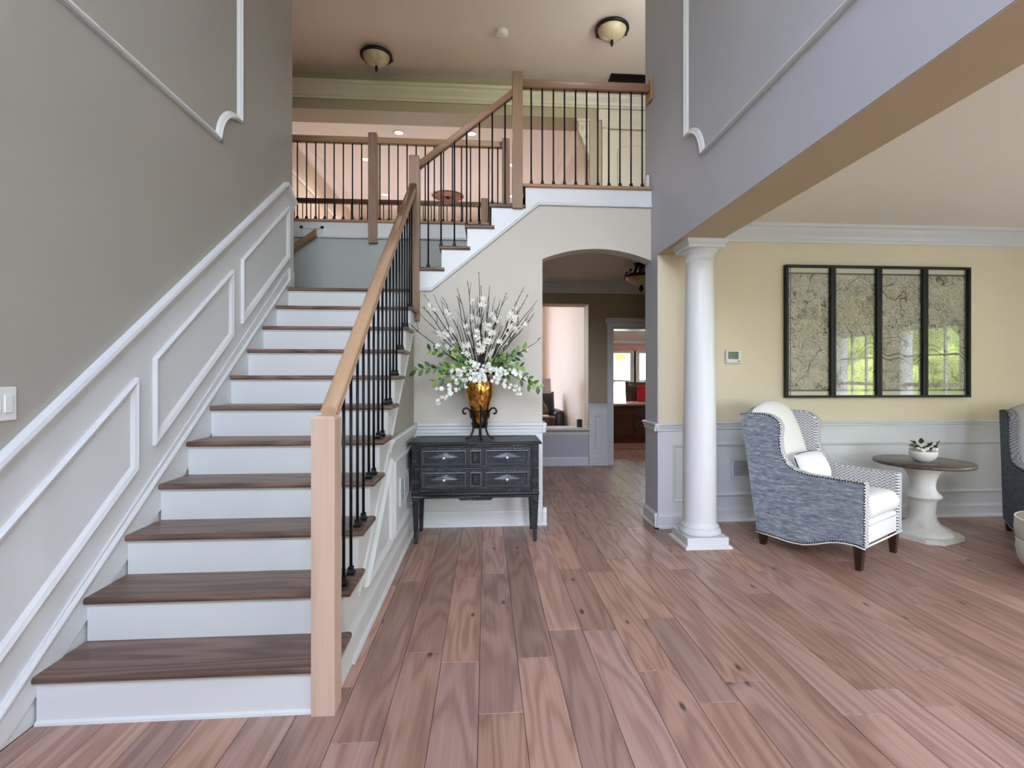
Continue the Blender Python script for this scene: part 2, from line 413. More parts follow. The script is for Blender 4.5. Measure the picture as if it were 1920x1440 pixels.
def inst(name, me, parent, loc, rot=(0, 0, 0), scale=(1, 1, 1), local=False):
    o = bpy.data.objects.new(name, me); COL.objects.link(o); o.parent = parent
    o.location = Vector(loc) if (local or parent is None) else Vector(loc) - wloc(parent)
    o.rotation_euler = rot; o.scale = scale
    return o
def tag(o, label, cat, group=None):
    o['label'] = label; o['category'] = cat
    if group: o['group'] = group
    return o
def thing(name, label, cat, loc=(0, 0, 0), rz=0, group=None):
    o = bpy.data.objects.new(name, None); COL.objects.link(o); o.location = loc; o.rotation_euler = (0, 0, rz); o.empty_display_size = .1
    return tag(o, label, cat, group)
def struct(name, b, mat, label=None): 
    o = obj(name, b, mat, kind='structure')
    if label: o['label'] = label
    return o
def cells(a0, a1, z0, z1, ops):
    A = sorted({a0, a1, *[q for o in ops for q in o[:2] if a0 < q < a1]}); Z = sorted({z0, z1, *[q for o in ops for q in o[2:] if z0 < q < z1]})
    for i in range(len(A) - 1):
        for j in range(len(Z) - 1):
            ca, cz = (A[i] + A[i + 1]) / 2, (Z[j] + Z[j + 1]) / 2
            if not any(o[0] < ca < o[1] and o[2] < cz < o[3] for o in ops): yield A[i], A[i + 1], Z[j], Z[j + 1]
def wall_xz(b, x0, x1, y0, y1, z0, z1, ops=()):
    for a, c, e, f in cells(x0, x1, z0, z1, ops): b.box(a, c, y0, y1, e, f)
    return b
def wall_yz(b, y0, y1, x0, x1, z0, z1, ops=()):
    for a, c, e, f in cells(y0, y1, z0, z1, ops): b.box(x0, x1, a, c, e, f)
    return b
# moulding profiles (out from wall, up)
CROWN = [(0, 0), (.022, 0), (.022, .022), (.034, .03), (.05, .055), (.085, .09), (.095, .105), (.095, .118), (.12, .128), (.12, .155), (0, .155)]
RAIL = [(0, 0), (.012, 0), (.014, .022), (.022, .03), (.022, .042), (.034, .05), (.036, .062), (.03, .068), (0, .068)]
BASE = [(0, 0), (.034, 0), (.034, .012), (.026, .022), (.018, .024), (.018, .10), (.014, .112), (.008, .12), (.006, .13), (0, .13)]
PAN = [(0, 0), (.001, .012), (.006, .016), (.012, .014), (.02, .012), (.026, .006), (.03, 0)]
HAND = [(-.03, -.035), (.03, -.035), (.033, -.02), (.024, -.008), (.026, .004), (.034, .016), (.03, .03), (.016, .036), (-.016, .036), (-.03, .03), (-.034, .016), (-.026, .004), (-.024, -.008), (-.033, -.02)]

# ================================================================== STRUCTURE
ZT = 5.81; RIS = .194; RUN = .254; N1 = 2.087; Z2 = 3.10; Y4 = 4.66; YW = 7.70
# ---- floor: dark bed with individual oak planks
fl = struct('floor', B().box(-3.6, 6.0, FY - .1, 14.4, -.12, -.014), 'plank_base', 'wide-plank oak floor running through foyer and living room')
def plank(x0, x1, y0, y1):
    c = .0016; b = B(); g = .0009; x0 += g; x1 -= g; y0 += g; y1 -= g; t_ = -.014
    b.mesh([(x0, y0, t_), (x1, y0, t_), (x1, y1, t_), (x0, y1, t_), (x0, y0, -c), (x1, y0, -c), (x1, y1, -c), (x0, y1, -c), (x0 + c, y0 + c, 0), (x1 - c, y0 + c, 0), (x1 - c, y1 - c, 0), (x0 + c, y1 - c, 0)],
           [(0, 1, 5, 4), (1, 2, 6, 5), (2, 3, 7, 6), (3, 0, 4, 7), (4, 5, 9, 8), (5, 6, 10, 9), (6, 7, 11, 10), (7, 4, 8, 11), (8, 9, 10, 11)])
    return obj('plank', b, 'plank', fl)
PW = .181; rnd = random.Random(21); far = B(); near = B()
k = -10
while k * PW - .03 < 5.8:
    x0 = max(k * PW - .03, -1.745); x1 = min(k * PW - .03 + PW, 5.8); k += 1
    if x1 - x0 < .03: continue
    xm = (x0 + x1) / 2
    ye = 2.12 if x1 < -.63 else (4.66 if (xm < .5 or xm > 3.1) else 8.05)
    y = .35 + rnd.uniform(-1.2, 0)
    first = True
    while y < ye:
        L = rnd.choice([.75, .95, 1.2, 1.5, 1.8, 2.1]) * rnd.uniform(.9, 1.1)
        ny = min(y + L, ye)
        if ye - ny < .25: ny = ye
        a = max(y, .35)
        if ny - a > .04: plank(x0, x1, a, ny)
        y = ny
for k in range(-10, 32):          # boards behind the camera and in the rooms beyond, too small or hidden to pick apart
    x0 = max(k * PW - .03, -1.745); x1 = min(k * PW + PW - .03, 5.8)
    if x1 - x0 > .03:
        near.box(x0 + .001, x1 - .001, FY, -.5, -.014, 0); near.box(x0 + .001, x1 - .001, -.499, .349, -.014, 0)
for k in range(9, 24):
    x0 = k * PW - .03
    for q in range(4): far.box(x0 + .001, x0 + PW - .001, 8.051 + q * 1.1, 8.05 + q * 1.1 + 1.099, -.014, 0)
obj('plank_field', near, 'plank', fl, kind='stuff'); obj('plank_field', far, 'plank', fl, kind='stuff')
obj('great_room_carpet', B().box(-3.4, 1.64, 8.05, 14.2, -.014, .0), plain('beige_carpet', C(190, 165, 150), .95), fl)

# ---- left wall with sloping wainscot
wl_ = struct('wall_left', B().box(-1.88, -1.76, FY, 4.80, 0, ZT), 'wall', 'tall grey-beige wall beside the stairs')
XL = -1.76
capz = lambda y: 1.066 + .752 * (y - 1.97)
ys = 1.80
wb = B().extr([(XL, FY, 0), (XL, 4.80, 0), (XL, 4.80, capz(4.62) - .04), (XL, 4.62, capz(4.62) - .04), (XL, ys, .90), (XL, FY, .90)], (.012, 0, 0))
obj('wainscot', wb, 'trim', wl_, label='white wainscot rising with the stairs')
CAPP = [(0, -.10), (.014, -.10), (.016, -.07), (.024, -.062), (.024, -.042), (.042, -.034), (.046, -.02), (.042, 0), (0, 0)]
cb = B().extr([(XL + o, ys, capz(ys) + u) for o, u in CAPP], (0, 4.61 - ys, capz(4.61) - capz(ys)))
cb.extr([(XL + o, 4.61, capz(4.61) + u) for o, u in CAPP], (0, .20, -.10))
cb.extr([(XL + o, FY, capz(ys) + u) for o, u in CAPP], (0, ys - FY, 0))
obj('sloping_rail_cap', cb, 'trim', wl_)
skz = lambda y: .161 + .764 * (y - 1.975)
PAN2 = [(0, 0), (.001, .016), (.008, .022), (.016, .018), (.026, .014), (.034, .006), (.04, 0)]
for y0, y1 in ((3.79, 4.667), (2.82, 3.66), (1.90, 2.69)):
    lo = lambda y: .340 + .764 * (y - 1.975); hi = lambda y: .800 + .764 * (y - 1.975)
    obj('panel_moulding', B().frame((XL + .012, 0, 0), (0, 1, 0), (0, 0, 1), (1, 0, 0), [(y0, lo(y0)), (y1, lo(y1)), (y1, hi(y1)), (y0, hi(y0))], PAN2), 'trim', wl_)
obj('panel_moulding', B().frame((XL + .012, 0, 0), (0, 1, 0), (0, 0, 1), (1, 0, 0), [(.2, .26), (1.72, .26), (1.72, .76), (.2, .76)], PAN2), 'trim', wl_)
# skirt board against the steps
sb = B().extr([(XL + .012, 1.95, 0), (XL + .012, 4.70, 1.9), (XL + .012, 4.70, 2.30), (XL + .012, 4.66, 2.30), (XL + .012, 1.78, skz(1.78)), (XL + .012, 1.78, 0)], (.01, 0, 0))
obj('skirt_board', sb, 'trim', wl_)
sm = B().extr([(XL + .022 + o, 1.78, skz(1.78) + u - .03) for o, u in [(0, 0), (.008, 0), (.012, .012), (.012, .02), (.004, .034), (0, .034)]], (0, 2.90, 2.90 * .764))
sm.box(XL + .022, XL + .034, 4.66, 4.69, 2.15, 2.31)
obj('skirt_moulding', sm, 'trim', wl_)
obj('baseboard', B().my(BASE, FY, 1.78, XL + .012, 1, 0), 'trim', wl_)
def notch_panel(ye, zb, zt, yn, sgn):   # wall panel with scooped lower corner at ye
    pts = [(yn, zb)]; R = .30
    pts += [(ye - R, zb)]
    for i in range(1, 8):
        a = radians(180 - i * 90 / 8); pts.append((ye + R * cos(a) * .98, zb - .01 + R * sin(a) * .9))
    pts += [(ye, zb + .262)]
    pts += [(ye, zt), (yn, zt)]
    return pts
upm = [(0, 0), (.002, .018), (.01, .028), (.02, .02), (.032, .014), (.04, .006), (.046, 0)]
obj('panel_moulding', B().frame((XL, 0, 0), (0, 1, 0), (0, 0, 1), (1, 0, 0), notch_panel(3.806, 2.905, 5.3, .2, 1), upm), 'trim', wl_)
obj('wall_end_trim', B().box(XL, XL + .02, 4.70, 4.80, 2.134, 2.30), 'trim', wl_)

# ---- right wall above the header, pillar
wr = struct('wall_right', B().box(1.53, 1.865, FY, 4.83, 2.44, ZT).box(1.53, 1.95, 4.48, 4.83, 0, 2.44).box(1.53, 1.865, FY, -1.0, 0, 2.44), 'wall_bluecast', 'upper foyer wall and header over the living room opening')
obj('panel_moulding', B().frame((1.53, 0, 0), (0, 1, 0), (0, 0, 1), (-1, 0, 0), notch_panel(3.819, 2.91, 5.3, .2, 1), upm), 'trim', wr)
obj('header_soffit', B().box(1.532, 1.863, FY, 4.478, 2.436, 2.4395), plain('soffit_floor_bounce_paint', C(186, 168, 136), .6, var=.02), wr)  # same paint as the wall; warm floor bounce is tinted into this sheet
pl = B().box(1.53, 1.95, 4.470, 4.48, .1, .89)
obj('pillar_wainscot', pl, 'trim', wr)
obj('pillar_face', B().box(1.535, 1.95, 4.474, 4.48, .9, 2.44), 'wall_living', wr)
obj('panel_moulding', B().frame((0, 4.470, 0), (1, 0, 0), (0, 0, 1), (0, -1, 0), [(1.665, .235), (1.9, .235), (1.9, .742), (1.665, .742)], PAN), 'trim', wr)
rb = B().mx(RAIL, 1.494, 1.95, 4.470, -1, .865).my(RAIL, 4.436, 4.83, 1.53, -1, .865)
obj('chair_rail', rb, 'trim', wr)
obj('baseboard', B().mx(BASE, 1.496, 1.95, 4.470, -1, 0).my(BASE, 4.436, 4.83, 1.53, -1, 0), 'trim', wr)

# ---- arch wall
def arch_pts():
    x0, x1, zs, za = .516, 1.53, 2.425, 2.527; h = za - zs; c = (x1 - x0) / 2; R = (c * c + h * h) / (2 * h); a = math.asin(c / R)
    return [((x0 + x1) / 2 + R * sin(-a + 2 * a * i / 24), za - R + R * cos(-a + 2 * a * i / 24)) for i in range(25)]
NX = [-.66, -.42, -.19, .03]; ZL = 2.134
saw = [(.36, Z2 - .03)]
for k in (3, 2, 1, 0):
    zt_ = ZL + RIS * (k + 1) - .03
    xr = .36 if k == 3 else NX[k + 1] + .022
    saw += [(xr, zt_), ]
    saw += [(NX[k] + .022, zt_)] if k else [(-.645, zt_)]
    if k: saw += []
prof = [(-.645, 0), (.516, 0)] + arch_pts() + [(1.53, Z2 - .03)] + saw
wa = struct('wall_arch', B().extr([(x, Y4, z) for x, z in prof], (0, .17, 0)), 'wall_arch', 'beige wall with arched opening under the upper stairs')
st = [(1.53, Z2 - .03)] + saw + [(-.645, 2.13), (-.49, 2.13), (.48, 2.925), (1.53, 2.925)]
obj('white_fascia', B().extr([(x, Y4 - .014, z) for x, z in st], (0, .014, 0)), 'trim', wa)
bd = B(); bp = [(-.645, 2.13), (-.49, 2.13), (.48, 2.925), (1.53, 2.925)]
for (a, b_), (c, d) in zip(bp, bp[1:]):
    bd.extr([(a, Y4 - .014 - o, b_ + u) for o, u in [(0, -.012), (.008, -.012), (.012, 0), (.008, .016), (0, .02)]], (c - a, 0, d - b_))
obj('fascia_bead', bd, 'trim', wa)
obj('wainscot', B().box(-.645, .516, Y4 - .012, Y4, 0, .87), 'trim', wa)
obj('chair_rail', B().mx([(o, u * 1.3) for o, u in RAIL], -.645, .545, Y4 - .012, -1, .842).my(RAIL, 4.615, 4.85, .516, 1, .86), 'trim', wa)
obj('baseboard', B().mx([(o, u * 1.22) for o, u in BASE], -.645, .552, Y4 - .012, -1, 0).my([(o, u * 1.22) for o, u in BASE], 4.615, 4.85, .516, 1, 0), 'trim', wa)
obj('panel_moulding', B().frame((0, Y4 - .012, 0), (1, 0, 0), (0, 0, 1), (0, -1, 0), [(-.52, .25), (.40, .25), (.40, .74), (-.52, .74)], PAN), 'trim', wa)

# ---- living room shell
wbk = struct('wall_back', B().box(1.95, RX + .15, Y4, 4.83, 0, 2.77), 'wall_living', 'warm beige living room wall behind the armchair')
obj('wainscot', B().box(1.95, RX, Y4 - .012, Y4, 0, .88), 'trim', wbk)
obj('chair_rail', B().mx(RAIL, 1.95, RX, Y4 - .012, -1, .862), 'trim', wbk)
obj('baseboard', B().mx(BASE, 1.95, RX, Y4 - .012, -1, 0), 'trim', wbk)
obj('crown_moulding', B().mx(CROWN, 1.865, RX, Y4, -1, 2.615), 'trim', wbk)
for x0, x1 in ((2.05, 4.265), (4.33, 5.70)):
    obj('panel_moulding', B().frame((0, Y4 - .012, 0), (1, 0, 0), (0, 0, 1), (0, -1, 0), [(x0, .235), (x1, .235), (x1, .727), (x0, .727)], PAN), 'trim', wbk)
ops = [(1.15, 2.05, .45, 2.03), (2.45, 3.45, .45, 2.03)]
wrl = struct('wall_living_right', wall_yz(B(), FY, Y4, RX, RX + .15, 0, 2.77, ops), 'wall_living', 'living room side wall with windows')
obj('crown_moulding', B().my(CROWN, FY, Y4, RX, -1, 2.615), 'trim', wrl)
obj('baseboard', B().my(BASE, FY, Y4, RX, -1, 0), 'trim', wrl)
struct('ceiling_living', B().box(1.865, RX + .15, FY, 4.83, 2.77, 2.95), 'ceil', 'pale living room ceiling')
# front wall (behind the camera)
f_ops = [(-.6, .4, .5, 2.3), (-1.5, 1.3, 2.95, 5.45), (2.2, 3.75, .3, 2.4), (3.9, 5.45, .3, 2.4)]
struct('wall_front', wall_xz(B(), -1.88, RX + .15, FY - .15, FY, 0, ZT, f_ops), 'wall', 'front wall with door and windows')
struct('ceiling_upper', B().box(-3.6, 3.3, FY - .15, 8.12, ZT, ZT + .15), 'ceil_up', 'upper foyer ceiling')
def window(n, axis, pl_, a0, a1, z0, z1, cols, rows, sg):
    """frame, muntin grid and glass of a window standing in a wall opening"""
    e = bpy.data.objects.new('window_%d' % n, None); COL.objects.link(e); e['kind'] = 'structure'; e['label'] = 'white divided-light window %d' % n
    def bx(b, u0, u1, t0, t1, za, zb):
        return b.box(u0, u1, pl_ + t0, pl_ + t1, za, zb) if axis == 'x' else b.box(pl_ + t0, pl_ + t1, u0, u1, za, zb)
    e.location = ((a0 + a1) / 2, pl_, z0) if axis == 'x' else (pl_, (a0 + a1) / 2, z0)
    fr = B()
    for u0, u1, za, zb in ((a0 - .09, a0 + .05, z0 - .09, z1 + .09), (a1 - .05, a1 + .09, z0 - .09, z1 + .09), (a0 + .05, a1 - .05, z0 - .09, z0 + .05), (a0 + .05, a1 - .05, z1 - .05, z1 + .09)):
        bx(fr, u0, u1, -.02, .17, za, zb)
    obj('window_frame', fr, 'trim', e)
    mb = B()
    for i in range(1, cols):
        u = a0 + (a1 - a0) * i / cols; bx(mb, u - .012, u + .012, .055, .085, z0 + .05, z1 - .05)
    for j in range(1, rows):
        z = z0 + (z1 - z0) * j / rows; wd = .025 if j * 2 == rows else .012; bx(mb, a0 + .05, a1 - .05, .056, .084, z - wd, z + wd)
    obj('muntin_grid', mb, 'trim', e)
    obj('pane', bx(B(), a0 + .05, a1 - .05, .067, .071, z0 + .05, z1 - .05), 'glass', e)
window(1, 'x', FY - .15, -.6, .4, .5, 2.3, 3, 4, -1)
window(2, 'x', FY - .15, -1.5, 1.3, 2.95, 5.45, 4, 5, -1)
window(3, 'x', FY - .15, 2.2, 3.75, .3, 2.4, 3, 4, -1)
window(4, 'x', FY - .15, 3.9, 5.45, .3, 2.4, 3, 4, -1)
window(5, 'y', RX, 1.15, 2.05, .45, 2.03, 3, 4, 1)
window(6, 'y', RX, 2.45, 3.45, .45, 2.03, 3, 4, 1)

# ---- hall, upper floor and rooms beyond
fu = struct('floor_upper', B().box(.36, 3.15, 4.83, YW, 2.80, Z2 - .02).box(-3.55, .36, 5.86, YW, 2.80, Z2 - .02), 'ceil', 'upper floor slab and hall ceiling')
obj('floor_surface', B().box(.36, 3.3, 4.84, YW, Z2 - .02, Z2).box(-3.6, .36, 5.90, YW, Z2 - .02, Z2), 'tread', fu)
nb = B().cbox(.33, 1.53, 4.618, 4.84, Z2 - .03, Z2, .01, 3)
obj('nosing_board', nb, 'oak_x', fu)
obj('nosing_board', B().cbox(-3.5, .36, 5.815, 5.91, Z2 - .03, Z2, .01, 3), 'oak_x', fu)
obj('bridge_fascia', B().box(-3.5, .36, 5.835, 5.85, 2.895, Z2 - .03).mx([(0, 0), (.012, 0), (.016, .014), (.008, .03), (0, .03)], -3.5, -2.02, 5.835, -1, 2.895).mx([(0, 0), (.012, 0), (.016, .014), (.008, .03), (0, .03)], -1.80, .36, 5.835, -1, 2.895)
    .box(-2.05, -2.02, 5.820, 5.835, 2.895, 3.02).box(-1.83, -1.80, 5.820, 5.835, 2.895, 3.02).box(-2.05, -1.80, 5.820, 5.835, 2.99, 3.02), 'trim', fu)
struct('wall_landing', B().box(-3.6, .36, 5.85, 6.0, 0, 2.895), 'wall_blue', 'cool grey wall behind the stair landing')
struct('wall_outer_left', B().box(-3.7, -3.55, 4.8, YW + .4, 0, ZT).box(-3.55, -1.88, 4.68, 4.8, 0, ZT), 'wall')
struct('wall_hall_left', B().box(.40, .50, 4.83, YW, 0, 2.80), 'wall')
struct('wall_hall_right', B().box(3.15, 3.3, 4.83, YW + .4, 0, ZT), 'wall')
lo_ops = [(.6, 1.556, .54, 2.452), (1.927, 2.77, 0, 2.095)]
wf = struct('wall_far', wall_xz(B(), -3.6, 3.3, YW, YW + .35, 0, 2.80, lo_ops), 'wall_up', 'far hall wall with openings to great room and office')
wfu = struct('wall_far_upper', wall_xz(B(), -3.6, 3.3, YW, YW + .42, 2.80, ZT, [(-3.40, 1.58, 2.98, 5.28)]), 'wall_up', 'upper hall wall with wide opening over the great room')
obj('crown_moulding', B().mx([(o * 1.1, u * 1.45) for o, u in CROWN], -3.6, 3.15, YW, -1, 5.425), 'cream', wfu)
obj('crown_moulding', B().mx([(o, u * 1.2) for o, u in CROWN], .5, 3.15, YW, -1, 2.614).my([(o, u * 1.2) for o, u in CROWN], 7.0, YW, .76, 1, 2.614), 'trim', wf)
obj('wainscot', B().box(1.565, 1.85, YW - .012, YW, 0, .88), 'trim', wf)
obj('chair_rail', B().mx(RAIL, 1.565, 1.85, YW - .012, -1, .87), 'trim', wf)
obj('baseboard', B().mx([(o * .8, u * 1.25) for o, u in BASE], 1.565, 1.85, YW - .012, -1, 0).mx(BASE, .5, 1.556, YW, -1, 0), 'trim', wf)
obj('panel_moulding', B().frame((0, YW - .012, 0), (1, 0, 0), (0, 0, 1), (0, -1, 0), [(1.645, .26), (1.755, .26), (1.755, .77), (1.645, .77)], PAN), 'trim', wf)
obj('ledge', B().cbox(.55, 1.57, YW - .03, YW + .37, .535, .565, .006).mx([(0, 0), (.012, 0), (.02, .03), (.02, .045), (0, .045)], .55, 1.556, YW, -1, .46), 'trim', wf)
obj('half_wall_face', B().box(.5, 1.556, YW - .004, YW, .13, .46), 'wall_bluecast', wf)
# office doorway casing with crown head
dc = B(); CAS = [(0, 0), (.02, 0), (.022, .05), (.03, .055), (.03, .085), (0, .085)]
dc.extr([(1.927 - u, YW - o, 0) for o, u in CAS], (0, 0, 2.10)); dc.extr([(2.77 + u, YW - o, 0) for o, u in CAS], (0, 0, 2.10))
dc.box(1.842, 2.855, YW - .025, YW, 2.10, 2.165)
dc.mx([(0, 0), (.03, 0), (.034, .015), (.05, .03), (.07, .05), (.07, .075), (0, .075)], 1.81, 2.89, YW, -1, 2.165)
dc.box(1.927, 1.945, YW, YW + .35, 0, 2.095).box(2.752, 2.77, YW, YW + .35, 0, 2.095).box(1.927, 2.77, YW, YW + .35, 2.077, 2.095)
d1 = struct('door_1', dc, 'trim', 'white cased doorway with crown head into the office')
# upper hall door with casing and arched panels
d2 = struct('door_2', B().box(1.86, 2.62, YW - .012, YW - .002, Z2, 5.10), 'cream', 'cream upper hall door with arched panel')
uc = B(); uc.extr([(1.85 - u, YW - o, Z2) for o, u in CAS], (0, 0, 2.04)); uc.extr([(2.63 + u, YW - o, Z2) for o, u in CAS], (0, 0, 2.04))
uc.box(1.76, 2.72, YW - .03, YW, 5.12, 5.25).mx([(0, 0), (.03, 0), (.04, .02), (.06, .05), (.085, .09), (.085, .13), (0, .13)], 1.70, 2.78, YW, -1, 5.25)
obj('door_casing', uc, 'cream', d2)
ap = [(2.0, 4.0), (2.48, 4.0), (2.48, 4.80)] + [(2.24 + .24 * cos(radians(a)), 4.80 + .09 * sin(radians(a))) for a in range(15, 180, 15)] + [(2.0, 4.80)]
obj('door_panel', B().frame((0, YW - .012, 0), (1, 0, 0), (0, 0, 1), (0, -1, 0), ap, [(0, 0), (.004, .012), (.014, .008), (.024, 0)]), 'cream', d2)
obj('door_panel', B().frame((0, YW - .012, 0), (1, 0, 0), (0, 0, 1), (0, -1, 0), [(2.0, 3.25), (2.48, 3.25), (2.48, 3.85), (2.0, 3.85)], [(0, 0), (.004, .012), (.014, .008), (.024, 0)]), 'cream', d2)
# great room shell
gr = struct('wall_great_room', wall_xz(B(), -3.55, 1.79, 14.2, 14.35, 0, 5.65, [(-2.6, -.2, .6, 3.4)]).box(-3.55, -3.40, 8.05, 14.2, 0, 5.65), 'peach', 'peach walls of the two-storey great room')
grr = struct('wall_great_room_right', B().box(1.64, 1.79, 8.05, 14.2, 0, 5.65), 'peach_l', 'pale peach great room side wall')
obj('crown_moulding', B().my([(o * 1.2, u) for o, u in CROWN], 8.12, 14.2, 1.64, -1, 5.495), 'peach_c', grr)
obj('crown_moulding', B().my([(o * 1.2, u) for o, u in CROWN], 8.12, 14.2, -3.40, 1, 5.495), 'peach_c', gr)
obj('picture_rail', B().my([(0, 0), (.02, 0), (.03, .03), (.02, .06), (0, .06)], 8.12, 14.2, -3.40, 1, 4.92), 'peach_c', gr)
struct('ceiling_great_room', B().box(-3.55, 1.79, 8.12, 14.35, 5.65, 5.8), 'peach_c', 'pale pink great room ceiling')
window(7, 'x', 14.2, -2.6, -.2, .6, 3.4, 4, 4, 1)
# office shell
wo = struct('wall_office', wall_xz(B(), 1.79, 4.9, 12.5, 12.65, 0, 2.8, [(2.8, 3.62, .5, 1.98), (3.76, 4.6, .5, 1.98)]).box(4.75, 4.9, 8.05, 12.5, 0, 2.8).box(3.15, 4.75, 8.0, 8.1, 0, 2.8), 'peach_c', 'pale office walls with windows')
obj('crown_moulding', B().mx([(o, u * .7) for o, u in CROWN], 1.79, 4.75, 12.5, -1, 2.125), 'trim', wo)
obj('window_head_board', B().box(1.9, 4.7, 12.44, 12.5, 2.0, 2.125), wood('pink_oak_header', C(170, 122, 96), C(206, 160, 132), C(220, 178, 150), 0, .5), wo)
struct('ceiling_office', B().box(1.79, 4.9, 8.05, 12.65, 2.8, 2.95), 'peach_c', 'office ceiling')
window(8, 'x', 12.5, 2.8, 3.62, .5, 1.98, 1, 2, 1)
window(9, 'x', 12.5, 3.76, 4.6, .5, 1.98, 1, 2, 1)
# outdoors
struct('ground_lawn', B().box(-40, 60, -40, -7, -.5, -.36).box(7.5, 60, -7, 60, -.5, -.36).box(-40, 7.5, 19, 60, -.5, -.36), 'grass', 'lawn outside the windows')
struct('ground_paving', B().box(-40, 7.5, -7, -1.75, -.5, -.35).box(5.95, 7.5, -1.75, 14.36, -.5, -.35).box(-40, 7.5, 14.36, 19, -.5, -.35), 'paving', 'pale paving around the house')
for x, y, s_, nm in [(11.2, -4.4, 1.0, 'small leafy tree on the lawn nearest the living room windows'), (15.6, -7.2, 1.1, 'middle-sized leafy tree on the lawn beyond the living room windows'), (16.5, -1.6, 1.2, 'leafy tree on the side lawn straight out from the living room windows'), (11.0, -9.9, 1.2, 'spreading leafy tree at the front corner of the lawn'), (15.6, -13.2, 1.4, 'large leafy tree far across the side lawn'),
        (-6, -13, 1.3, 'leafy tree left of the front path'), (2.5, -16, 1.4, 'leafy tree right of the front path'), (-3, 26, 1.5, 'large leafy tree behind the great room window'), (4.5, 25, 1.3, 'leafy tree behind the office window')]:
    tr = thing('garden_tree', nm, 'tree', (x, y, -.36), group='garden trees')
    obj('trunk', B().tube([(0, 0, 0), (.05, 0, 1.2 * s_), (0, .05, 2.4 * s_)], [.16 * s_, .12 * s_, .07 * s_], 8), 'bark', tr, local=True)
    cr = B()
    for q in range(9):
        a = q * 2.4; rr_ = .9 * s_ * (1 if q else 0); cr.ico((rr_ * cos(a), rr_ * sin(a), (.95 + .40 * q) * s_), (.95 + .12 * (q % 3)) * s_, 3, nz=.13)
    obj('crown', cr, 'tree', tr, local=True)

# ================================================================== STAIRS AND RAILINGS
NR = lambda i: N1 + RUN * (i - 1)          # nosing Y of step i
RF = lambda i: NR(i) + .024                # riser face Y of step i
XS = -.645; XT = -.605
stairs = thing('staircase', 'white lower stair flight with oak treads, black balusters and oak handrail', 'staircase', (-1.2, 2.1, 0))
def tread_mesh(x0, x1, y0, y1, z0, z1, fr='y', right=True):
    bm = bmesh.new(); bmesh.ops.create_cube(bm, size=1)
    for v in bm.verts: v.co = Vector(((x0 + x1) / 2 + v.co.x * (x1 - x0), (y0 + y1) / 2 + v.co.y * (y1 - y0), (z0 + z1) / 2 + v.co.z * (z1 - z0)))
    ed = []
    for e in bm.edges:
        a, b = e.verts[0].co, e.verts[1].co
        front = abs(a.y - y0) < 1e-5 and abs(b.y - y0) < 1e-5 and abs(a.z - b.z) < 1e-5
        side = abs(a.x - x1) < 1e-5 and abs(b.x - x1) < 1e-5 and abs(a.z - b.z) < 1e-5
        lside = abs(a.x - x0) < 1e-5 and abs(b.x - x0) < 1e-5 and abs(a.z - b.z) < 1e-5
        if front or (fr == 'y' and right and side) or (fr == 'x' and lside): ed.append(e)
    bmesh.ops.bevel(bm, geom=ed, offset=(z1 - z0) * .42, segments=3, profile=.5, affect='EDGES')
    return B().frombm(bm)
for i in range(1, 12):
    z = RIS * i
    if i < 11:
        obj('tread', tread_mesh(-1.738, XT, NR(i), RF(i + 1) + .004, z - .03, z), 'tread', stairs)
    obj('riser', B().box(-1.738, XS + .008, RF(i), RF(i) + .004, z - RIS, z - .03).box(-1.738, XS - .061, RF(i) + .004, RF(i) + .018, z - RIS, z - .03).mx([(0, 0), (.01, 0), (.004, -.012), (0, -.014)], -1.738, XS, RF(i), -1, z - .03), 'trim', stairs)
obj('shoe_moulding', B().mx([(0, 0), (.012, 0), (.01, .01), (0, .016)], -1.738, -.69, RF(1), -1, 0), 'trim', stairs)
# side wall under the flight (sawtooth), stringer band
sw = [(RF(1) + .005, 0)]
for i in range(1, 12):
    z = RIS * i - .03; sw += [(RF(i) + .005, z), (RF(i + 1) + .005 if i < 11 else Y4, z)]
sw += [(Y4, 0)]
sw_ = struct('wall_stair_side', B().extr([(XS - .06, y, z) for y, z in sw], (.06, 0, 0)), 'wall', 'side wall under the lower stairs')
dg = lambda y: RIS / RUN * (y - RF(1)) - .13
band = [(RF(1) + .005, 0)] + sw[1:-1] + [(Y4, dg(Y4)), (2.50, dg(2.50)), (2.42, 0)]
obj('stringer', B().extr([(XS, y, z) for y, z in band], (.008, 0, 0)), 'trim', sw_, label='white sawtooth stringer')
obj('stringer_bead', B().extr([(XS + .008 + o, 2.62, dg(2.62) + u) for o, u in [(0, -.01), (.006, -.01), (.008, .004), (0, .02)]], (0, Y4 - 2.62, dg(Y4) - dg(2.62))), 'trim', sw_)
obj('wainscot', B().extr([(XS, RF(1), 0), (XS, Y4, 0), (XS, Y4, .87), (XS, 3.42, .87), (XS, 2.5, .17), (XS, 2.2, .15)], (.006, 0, 0)), 'trim', sw_)
obj('chair_rail', B().my([(o, u * 1.3) for o, u in RAIL], 3.46, Y4, XS + .006, 1, .842), 'trim', sw_)
obj('baseboard', B().my([(o * .8, u * 1.22) for o, u in BASE], 2.45, Y4, XS + .006, 1, 0).box(XS + .006, XS + .02, RF(1), 2.45, 0, .12), 'trim', sw_)
obj('panel_moulding', B().frame((XS + .006, 0, 0), (0, 1, 0), (0, 0, 1), (1, 0, 0), [(2.76, .235), (3.485, .235), (3.485, .80)], PAN2), 'trim', sw_)
obj('panel_moulding', B().frame((XS + .006, 0, 0), (0, 1, 0), (0, 0, 1), (1, 0, 0), [(3.575, .235), (4.58, .235), (4.58, .765), (3.575, .765)], PAN2), 'trim', sw_)
